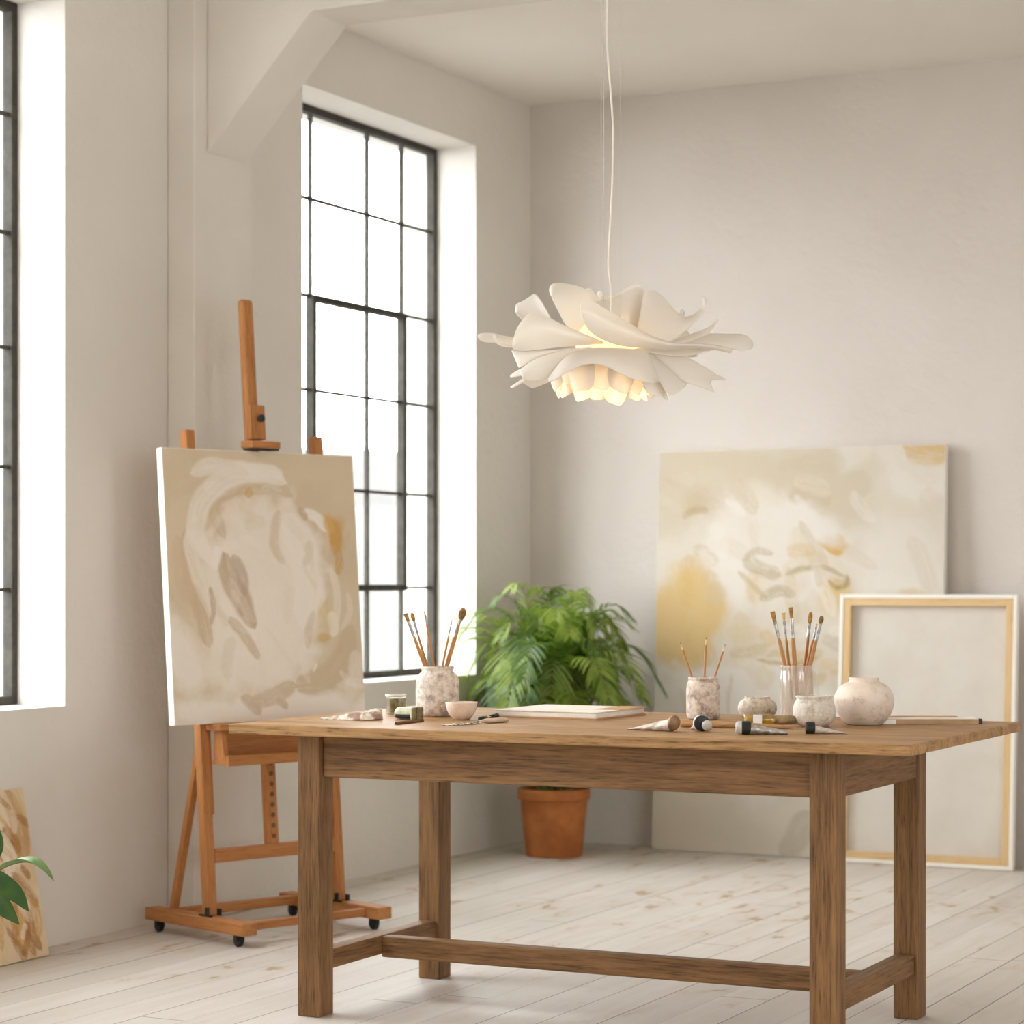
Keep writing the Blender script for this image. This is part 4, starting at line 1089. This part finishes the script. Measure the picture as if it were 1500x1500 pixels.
# ---- left cluster: green glass, capped bottle, rag, pencil stub, knives
cgj = at(-3.262, 5.850, .030)
t = thing('green_glass_jar', 'small clear glass jar of olive medium with a pale rim beside the tall crock', 'jar', cgj)
out = [(.026, 0), (.0295, .002), (.0300, .006), (.0300, .050), (.0300, .054)]
MB().lathe(jar_profile(out, .0022, .004), 40).build('glass_body', M['glass'], t, smooth=True)
MB().lathe([(0, .0042), (.0274, .0042), (.0274, .045), (0, .045)], 36).build('olive_medium', simple('olive_medium', lin(150, 142, 92), .25, 0, 0, 60, .5, lin(106, 92, 52), 60), t)
MB().lathe([(.0272, .051), (.0306, .051), (.0306, .0555), (.0272, .0555), (.0272, .051)], 40).build('jar_rim', M['white_plastic'], t)

# lying bottle, cap towards the front right
t = thing('lying_bottle', 'small pale green bottle lying on its side with an olive square cap', 'bottle', (-3.083, 5.632, TZ + .0185), (0, 0, FACE - .55))
def lyx(prof, c=(0, 0, 0), rot=PI / 2):        # lathe laid along local x
    return Matrix.Translation(c) @ Matrix.Rotation(rot, 4, 'Y')
kb = simple('pale_green_plastic', lin(216, 216, 196), .3, .0, .1, 60, .5, lin(186, 188, 148), 60)
T = Matrix.Translation((-.008, .012, 0)) @ Matrix.Rotation(-PI / 2 - .0, 4, 'Y') 
MB().lathe([(0, 0), (.0155, 0), (.0168, .003), (.0168, .052), (.0150, .060), (.0080, .066), (0, .066)], 32, (0, 0, 0), Matrix.Translation((0, .010, -.0015)) @ Matrix.Rotation(-PI / 2, 4, 'Y')).build('bottle_body', kb, t, smooth=True, bevel=.001)
MB().box(-.058, -.006, -.0078, .0005, -.0145, -.003).build('dark_label', M['black'], t, .003)
cpb = MB().box(-.002, .014, -.020, .018, -.0185, .0185)
cpb.build('cap_collar', kb, t, .006, seg=3)
MB().box(.006, .020, -.0235, -.016, -.0175, .0175).box(.010, .022, -.016, .016, -.0175, .0175).build('square_cap', M['olive'], t, .005, seg=3)

def rag():
    """lumpy paint-crusted cloth: thin tail at left, folded hump at right"""
    m = MB(); nx, ny = 90, 44; rows = []; und = []
    for i in range(nx):
        u = i / (nx - 1); row = []; r2 = []
        hw = .006 + .034 * u ** .7 * (1 - max(0, u - .9) / .1 * .35)
        for j in range(ny):
            v = j / (ny - 1) * 2 - 1
            x = u * .165; y = v * hw + .010 * math.sin(u * 7)
            dome = (1 - abs(v) ** 2.6)
            hgt = (.003 + .024 * u ** 1.3) * dome
            nz = float(vnoise(np.array(x * 260), np.array(y * 260 + 30), 3)) * .0035 + float(vnoise(np.array(x * 90), np.array(y * 90 + 30), 8)) * .006 * u
            edge = .005 * max(0, abs(v) - .75) / .25
            z = max(.0012, hgt + nz * dome + edge * float(vnoise(np.array(x * 300), np.array(v * 3 + 5), 6)) )
            if u > .55 and v < -.35: z += .010 * (u - .55) * (-v - .35)
            row.append(Vector((x, y, z))); r2.append(Vector((x, y, .0004 if not (u > .6 and v < -.6) else .004 * (u - .6) / .4)))
        rows.append(row); und.append(r2)
    m.grid(rows); n1 = len(m.v); m.grid(und)
    ring = [i * ny for i in range(nx)] + [(nx - 1) * ny + j for j in range(1, ny)] + [i * ny + ny - 1 for i in range(nx - 2, -1, -1)] + [j for j in range(ny - 2, 0, -1)]
    m.f += [(ring[i], ring[(i + 1) % len(ring)], ring[(i + 1) % len(ring)] + n1, ring[i] + n1) for i in range(len(ring))]
    return m
k = N('paint_crusted_cloth'); v = k.coord()
a_ = k.noise(v, 38, 5, .65); b_ = k.noise(v, 16, 3, .5, .6); c_ = k.noise(v, 190, 4, .7)
col = k.mix(k.ramp(a_, [(.46, G(0)), (.66, G(1))]), lin(238, 232, 222), lin(206, 188, 168))
col = k.mix(k.ramp(b_, [(.54, G(0)), (.62, G(.85))]), col, lin(150, 108, 88))
col = k.mix(k.ramp(c_, [(.60, G(0)), (.68, G(.5))]), col, lin(140, 124, 108))
k.bsdf(col, .75, k.bump(k.math('ADD', a_, c_), .8, .004), Specular_IOR_Level=.3)
M['rag'] = k.m
rg = thing('paint_rag', 'crumpled paint-crusted white cloth at the far left of the table top', 'rag', (-3.318, 5.535, TZ), (0, 0, FACE - .05))
rag().build('cloth', M['rag'], rg, smooth=True)

t = thing('pencil_stub', 'short dark brown pencil stub lying between the bottle and the bowl', 'pencil', (-3.020, 5.418, TZ + .0042), (0, 0, math.atan2(.203, -.002)))
L = .150
MB().tube([(.0, 0, 0), (L, 0, 0)], .0042, 7).build('barrel', M['darkstub'], t)
MB().lathe([(0, 0), (.0022, 0), (.0022, .0008), (0, .0008)], 10, (0, 0, 0), Matrix.Rotation(-PI / 2, 4, 'Y')).build('lead', M['black'], t)

# palette knife, blade crusted with paint
pk = thing('palette_knife', 'paint-crusted palette knife with a pale wooden grip lying by the bowl', 'palette knife', (-2.888, 5.440, TZ), (0, 0, math.atan2(.215, .075)))
m = MB(); rows = []; und = []
for i in range(50):
    u = i / 49; row = []; hw = .004 + .013 * math.sin(PI * min(1, .1 + u * .8)) ** .7
    for j in range(13):
        v = j / 12 * 2 - 1; x = u * .125; y = v * hw
        row.append(Vector((x, y, .0022 + (.0065 * (1 - v * v)) * float(vnoise(np.array(x * 210), np.array(y * 210 + 20), 4)) * (.3 + u))))
    rows.append(row); und.append([Vector((p.x, p.y, .0010)) for p in row])
m.grid(rows); n1 = len(m.v); m.grid(und); nx, ny = 50, 13
ring = [i * ny for i in range(nx)] + [(nx - 1) * ny + j for j in range(1, ny)] + [i * ny + ny - 1 for i in range(nx - 2, -1, -1)] + [j for j in range(ny - 2, 0, -1)]
m.f += [(ring[i], ring[(i + 1) % len(ring)], ring[(i + 1) % len(ring)] + n1, ring[i] + n1) for i in range(len(ring))]
k = N('crusted_blade'); v = k.coord(); a_ = k.noise(v, 90, 5, .65)
k.bsdf(k.ramp(a_, [(.40, lin(82, 82, 80)), (.5, lin(150, 146, 138)), (.60, lin(232, 226, 214))]), .5, k.bump(a_, .6, .003)); M['crust'] = k.m
m.build('blade', M['crust'], pk, smooth=True)
m = MB(); prof = [(.123, .004), (.135, .006), (.155, .011), (.185, .014), (.215, .0125), (.228, .007)]
rows = []
for x, r in prof:
    rows.append([Vector((x, r * math.cos(2 * PI * q / 16), .0068 + .0064 * min(1, r / .01) * math.sin(2 * PI * q / 16))) for q in range(17)])
m.grid(rows); m.f.append(tuple(range(len(m.v) - 17, len(m.v) - 1))); m.f.append(tuple(range(0, 16)))
m.build('grip', simple('pale_grip_wood', lin(206, 186, 164), .5, 0, .1, 60, .3, lin(188, 164, 138), 30), pk, smooth=True)
wt = thing('wire_tool', 'thin tool with two black ends lying between the palette knife and the sketchbook', 'tool', (-2.901, 5.668, TZ + .0058), (0, 0, 1.785))
MB().tube([(0, 0, 0), (0.066, 0, 0)], [.0058, .0050], 12).build('grip', M['black'], wt, smooth=True)
MB().tube([(0.063, 0, 0), (0.122, 0, 0)], .0014, 8).build('shaft', M['wire'], wt)
MB().tube([(0.114, 0, 0), (0.185, 0, 0)], [.0046, .0058], 12).build('end_cap', M['black'], wt, smooth=True)

# ---- thick sketchbook in the middle
sb = thing('sketchbook', 'thick white sketchbook with tan cover edge lying flat before the palm', 'book', (-2.790, 6.008, TZ), (0, 0, -.03))
MB().box(-.160, .160, -.160, .158, 0, .0025).build('back_cover', M['tan_cover'], sb, .001)
MB().box(-.157, .157, -.158, .154, .0025, .0185).build('page_block', M['paper'], sb, .004)
MB().box(-.160, .160, -.160, .158, .0185, .021).build('front_cover', M['paper'], sb, .001)
MB().box(.085, .1605, -.02, .1585, .0212, .0222).build('tan_tape', M['tan_cover'], sb)

# ---- kraft sketchpad behind the vase
sp = thing('sketchpad', 'narrow kraft sketchpad with a black corner at the right end behind the vase', 'book', (-1.790, 6.118, TZ), (0, 0, math.atan2(.10, .202)))
MB().box(-.150, .128, -.045, .040, 0, .0125).build('page_block', M['kraft'], sp, .001)
MB().box(-.150, .120, -.043, .040, .0125, .0145).build('cover', M['paper'], sp, .001)
MB().box(-.150, .075, .006, .034, .0147, .0175).build('tan_strip', M['tan_cover'], sp, .001)
MB().box(-.1505, -.098, -.0455, -.02, .0005, .0120).build('paper_band', M['label_white'], sp)
MB().box(.120, .129, -.046, -.030, .0004, .0140).build('black_corner', M['black'], sp, .001)

# ---- paint tubes
def crumple_tube(root, L, r, mat, flat=.0015, seed=1, wide=1.05):
    """round shoulder at x=0 that flattens into a creased tail at x=L"""
    m = MB(); rows = []; rn = random.Random(seed)
    for i in range(26):
        u = i / 25; a = r * (1 - u) + flat * u; w = r * (1 - .25 * u) * wide if u < .8 else r * .8 * wide
        row = []
        for q in range(25):
            th = 2 * PI * q / 24
            cz = a + (r - a) * 0
            dn = 1 + .10 * math.sin(th * 3 + i * .9 + seed) * min(1, u * 3) * (1 - u * .5)
            row.append(Vector((u * L, w * math.cos(th) * dn, a * math.sin(th) * dn + a * 1.02)))
        row[-1] = row[0].copy()
        rows.append(row)
    m.grid(rows); m.f.append(tuple(range(len(m.v) - 25, len(m.v) - 1)))
    return m.build('tube_body', mat, root, smooth=True)

# mushroom-capped tube, tail to the left
t = thing('paint_tube', 'crumpled white paint tube tapering left from a brown dome cap', 'paint tube', (-2.268, 5.488, TZ), (0, 0, math.atan2(.024, -.136)))
crumple_tube(t, .128, .0165, M['tube_white'], .0012, 3)
MB().lathe([(0, -.012), (.006, -.0118), (.014, -.009), (.0195, -.002), (.0205, .004), (.0185, .008), (.014, .012), (0, .012)], 36, (0, 0, 0), Matrix.Translation((-.006, 0, .0205)) @ Matrix.Rotation(PI / 2 - .25, 4, 'Y')).build('dome_cap', M['brown_cap'], t, smooth=True)

# tube seen end-on
t = thing('paint_tube', 'paint tube seen end-on with a black collar and round grey cap', 'paint tube', (-2.205, 5.526, TZ), (0, 0, FACE + PI / 2 + .10))
# local x points away from the viewer
crumple_tube(t, .085, .016, M['tube_white'], .0015, 5)
T = Matrix.Translation((0, 0, .0205)) @ Matrix.Rotation(PI / 2, 4, 'Y')
MB().lathe([(0, -.002), (.0190, -.002), (.0205, .001), (.0205, .006), (.019, .008), (0, .008)], 32, (0, 0, 0), T).build('white_collar', M['white_plastic'], t, smooth=True, bevel=.001)
MB().lathe([(0, -.012), (.0185, -.012), (.0200, -.010), (.0200, -.003), (.0190, -.002), (0, -.002)], 32, (0, 0, 0), T).build('black_collar', M['black'], t, smooth=True, bevel=.001)
MB().lathe([(0, -.034), (.006, -.0335), (.011, -.030), (.0135, -.024), (.0125, -.016), (.0115, -.012), (0, -.012)], 28, (0, 0, 0), Matrix.Translation((0, -.0105, .0160)) @ Matrix.Rotation(PI / 2, 4, 'Y')).build('grey_cap', M['grey_cap'], t, smooth=True)

# silver tube, grey and black cap at left
t = thing('paint_tube', 'crumpled silver paint tube with a grey-tipped black cap before the oil bottle', 'paint tube', (-2.054, 5.462, TZ), (0, 0, math.atan2(.040, .096)))
crumple_tube(t, .093, .0130, M['tube_silver'], .0050, 8, 1.15)
T = Matrix.Translation((0, 0, .0168)) @ Matrix.Rotation(PI / 2, 4, 'Y')
MB().lathe([(0, -.018), (.0155, -.018), (.0166, -.016), (.0166, .003), (.013, .005), (0, .005)], 28, (0, 0, 0), T).build('black_cap', M['black'], t, smooth=True, bevel=.0008)
MB().lathe([(0, -.033), (.0110, -.033), (.0150, -.029), (.0160, -.024), (.0160, -.018), (0, -.018)], 28, (0, 0, 0), T).build('grey_end', M['grey_cap'], t, smooth=True, bevel=.0008)

# black-capped white tube at right
t = thing('paint_tube', 'pale paint tube with a square black cap before the round clay pot', 'paint tube', (-1.920, 5.560, TZ), (0, 0, math.atan2(.035, .072) - .02))
crumple_tube(t, .080, .0105, M['tube_white'], .0012, 12)
T = Matrix.Translation((0, 0, .0150)) @ Matrix.Rotation(PI / 2, 4, 'Y')
MB().lathe([(0, -.022), (.0135, -.022), (.0148, -.020), (.0148, .0), (.0125, .002), (0, .002)], 24, (0, 0, 0), T).build('black_cap', M['black'], t, bevel=.0008)

# wooden rod lying behind the tubes
a_ = Vector((-2.318, 5.665, TZ + .0100)); b_ = Vector((-2.030, 5.715, TZ + .0045))
d_ = b_ - a_; L = d_.length
t = MB().tube([Vector((L * u, 0, -.0052 * u)) for u in (0, .02, .3, .6, .9, 1)], [.0080, .0098, .0094, .0075, .0052, .0035], 16).build('wooden_rod', M['dowel'], None, smooth=True)
t.location = a_; t.rotation_euler = (0, 0, math.atan2(d_.y, d_.x))
tag(t, 'pale tapering wooden rod lying flat behind the paint tubes', 'rod')

# lying oil bottle with a white label
t = thing('oil_bottle', 'glass bottle of yellow oil with a white label, lying before the squat jar', 'bottle', (-2.172, 5.735, TZ + .0178), (0, 0, math.atan2(.085, .118) - .12))
T = Matrix.Rotation(PI / 2, 4, 'Y')
MB().lathe([(0, 0), (.0145, 0), (.0172, .003), (.0174, .008), (.0174, .066), (.0160, .074), (.0120, .082), (.0105, .090), (.0100, .136), (.0112, .137), (.0112, .143), (0, .143)], 36, (0, 0, 0), T).build('glass_body', M['glass'], t, smooth=True, bevel=.0006)
MB().lathe([(0, .0045), (.0125, .0045), (.0150, .010), (.0152, .066), (.0135, .074), (.0085, .088), (.0078, .120), (0, .120)], 32, (0, 0, 0), T).build('yellow_oil', M['oil'], t, smooth=True)
MB().lathe([(.0108, .078), (.0125, .080), (.0120, .100), (.0113, .134), (.0104, .134), (.0104, .08)], 30, (0, 0, 0), T).build('neck_wrap', simple('brown_neck_wrap', lin(160, 136, 96), .5, 0, .6, 60, .4, lin(116, 94, 58), 50), t, smooth=True)
m = MB(); rows = []
for i in range(9):
    th = math.radians(-10 + 70 * i / 8 + 135)
    rows.append([Vector((x, math.cos(th) * .0178, math.sin(th) * .0178)) for x in (.020, .026, .034, .042)])
rows = [[Vector((x, -.0180 - .0002, z)) for x in (.020, .042)] for z in (-.012, .000, .012, .018)]
MB().box(.022, .045, -.0195, -.0176, -.0165, .0150).build('white_label', M['label_white'], t, .0005)

# ------------------------------------------------------------------ light and camera
W = bpy.data.worlds.new('daylight'); SC.world = W; W.use_nodes = True
wt_ = W.node_tree; wt_.nodes.clear()
bg = wt_.nodes.new('ShaderNodeBackground'); wo = wt_.nodes.new('ShaderNodeOutputWorld')
bg.inputs[0].default_value = (.965, .985, 1.0, 1); bg.inputs[1].default_value = 5.0
wt_.links.new(bg.outputs[0], wo.inputs[0])
for i, (a, b) in enumerate(WINS):
    ld = bpy.data.lights.new('window_portal', 'AREA'); ld.shape = 'RECTANGLE'
    ld.size = ZH - ZS; ld.size_y = b - a; ld.cycles.is_portal = True
    lo = bpy.data.objects.new('window_portal', ld); COL.objects.link(lo)
    lo.location = (XL - WT - .01, (a + b) / 2, (ZS + ZH) / 2); lo.rotation_euler = (0, -PI / 2, 0)
    tag(lo, kind='helper')
for i, (a, b) in enumerate(FILL_WINS):  # portals for the added fill windows
    ld = bpy.data.lights.new('window_portal', 'AREA'); ld.shape = 'RECTANGLE'
    ld.size = 2.75 - ZS; ld.size_y = b - a; ld.cycles.is_portal = True
    lo = bpy.data.objects.new('window_portal', ld); COL.objects.link(lo)
    lo.location = (XR + .21, (a + b) / 2, (ZS + 2.75) / 2); lo.rotation_euler = (0, PI / 2, 0)
    tag(lo, kind='helper')
ld = bpy.data.lights.new('lamp_light', 'POINT'); ld.energy = 11.0; ld.color = (1, .65, .31); ld.shadow_soft_size = .034
lo = bpy.data.objects.new('lamp_light', ld); COL.objects.link(lo); lo.parent = lp; lo.location = (-.012, 0, -.022)

cam = bpy.data.cameras.new('camera'); co = bpy.data.objects.new('camera', cam); COL.objects.link(co)
cam.sensor_width = 36; cam.lens = 36 * 3468 / 1500; cam.shift_y = 102 / 1500
cam.clip_start = .05; cam.clip_end = 200
co.location = (0, 0, 1.15); co.rotation_euler = (PI / 2, 0, math.atan2(2466 - 750, 3468))
cam.dof.use_dof = True; cam.dof.focus_distance = 6.05; cam.dof.aperture_fstop = 4.0
SC.camera = co

SC.view_settings.view_transform = 'Standard'; SC.view_settings.look = 'None'
SC.view_settings.gamma = 1; SC.view_settings.use_curve_mapping = False
SC.view_settings.exposure = 1.45
cy = SC.cycles
cy.use_denoising = True; cy.max_bounces = 14; cy.diffuse_bounces = 9; cy.glossy_bounces = 4
cy.transmission_bounces = 8; cy.transparent_max_bounces = 24; cy.sample_clamp_indirect = 12
cy.caustics_reflective = False; cy.caustics_refractive = False
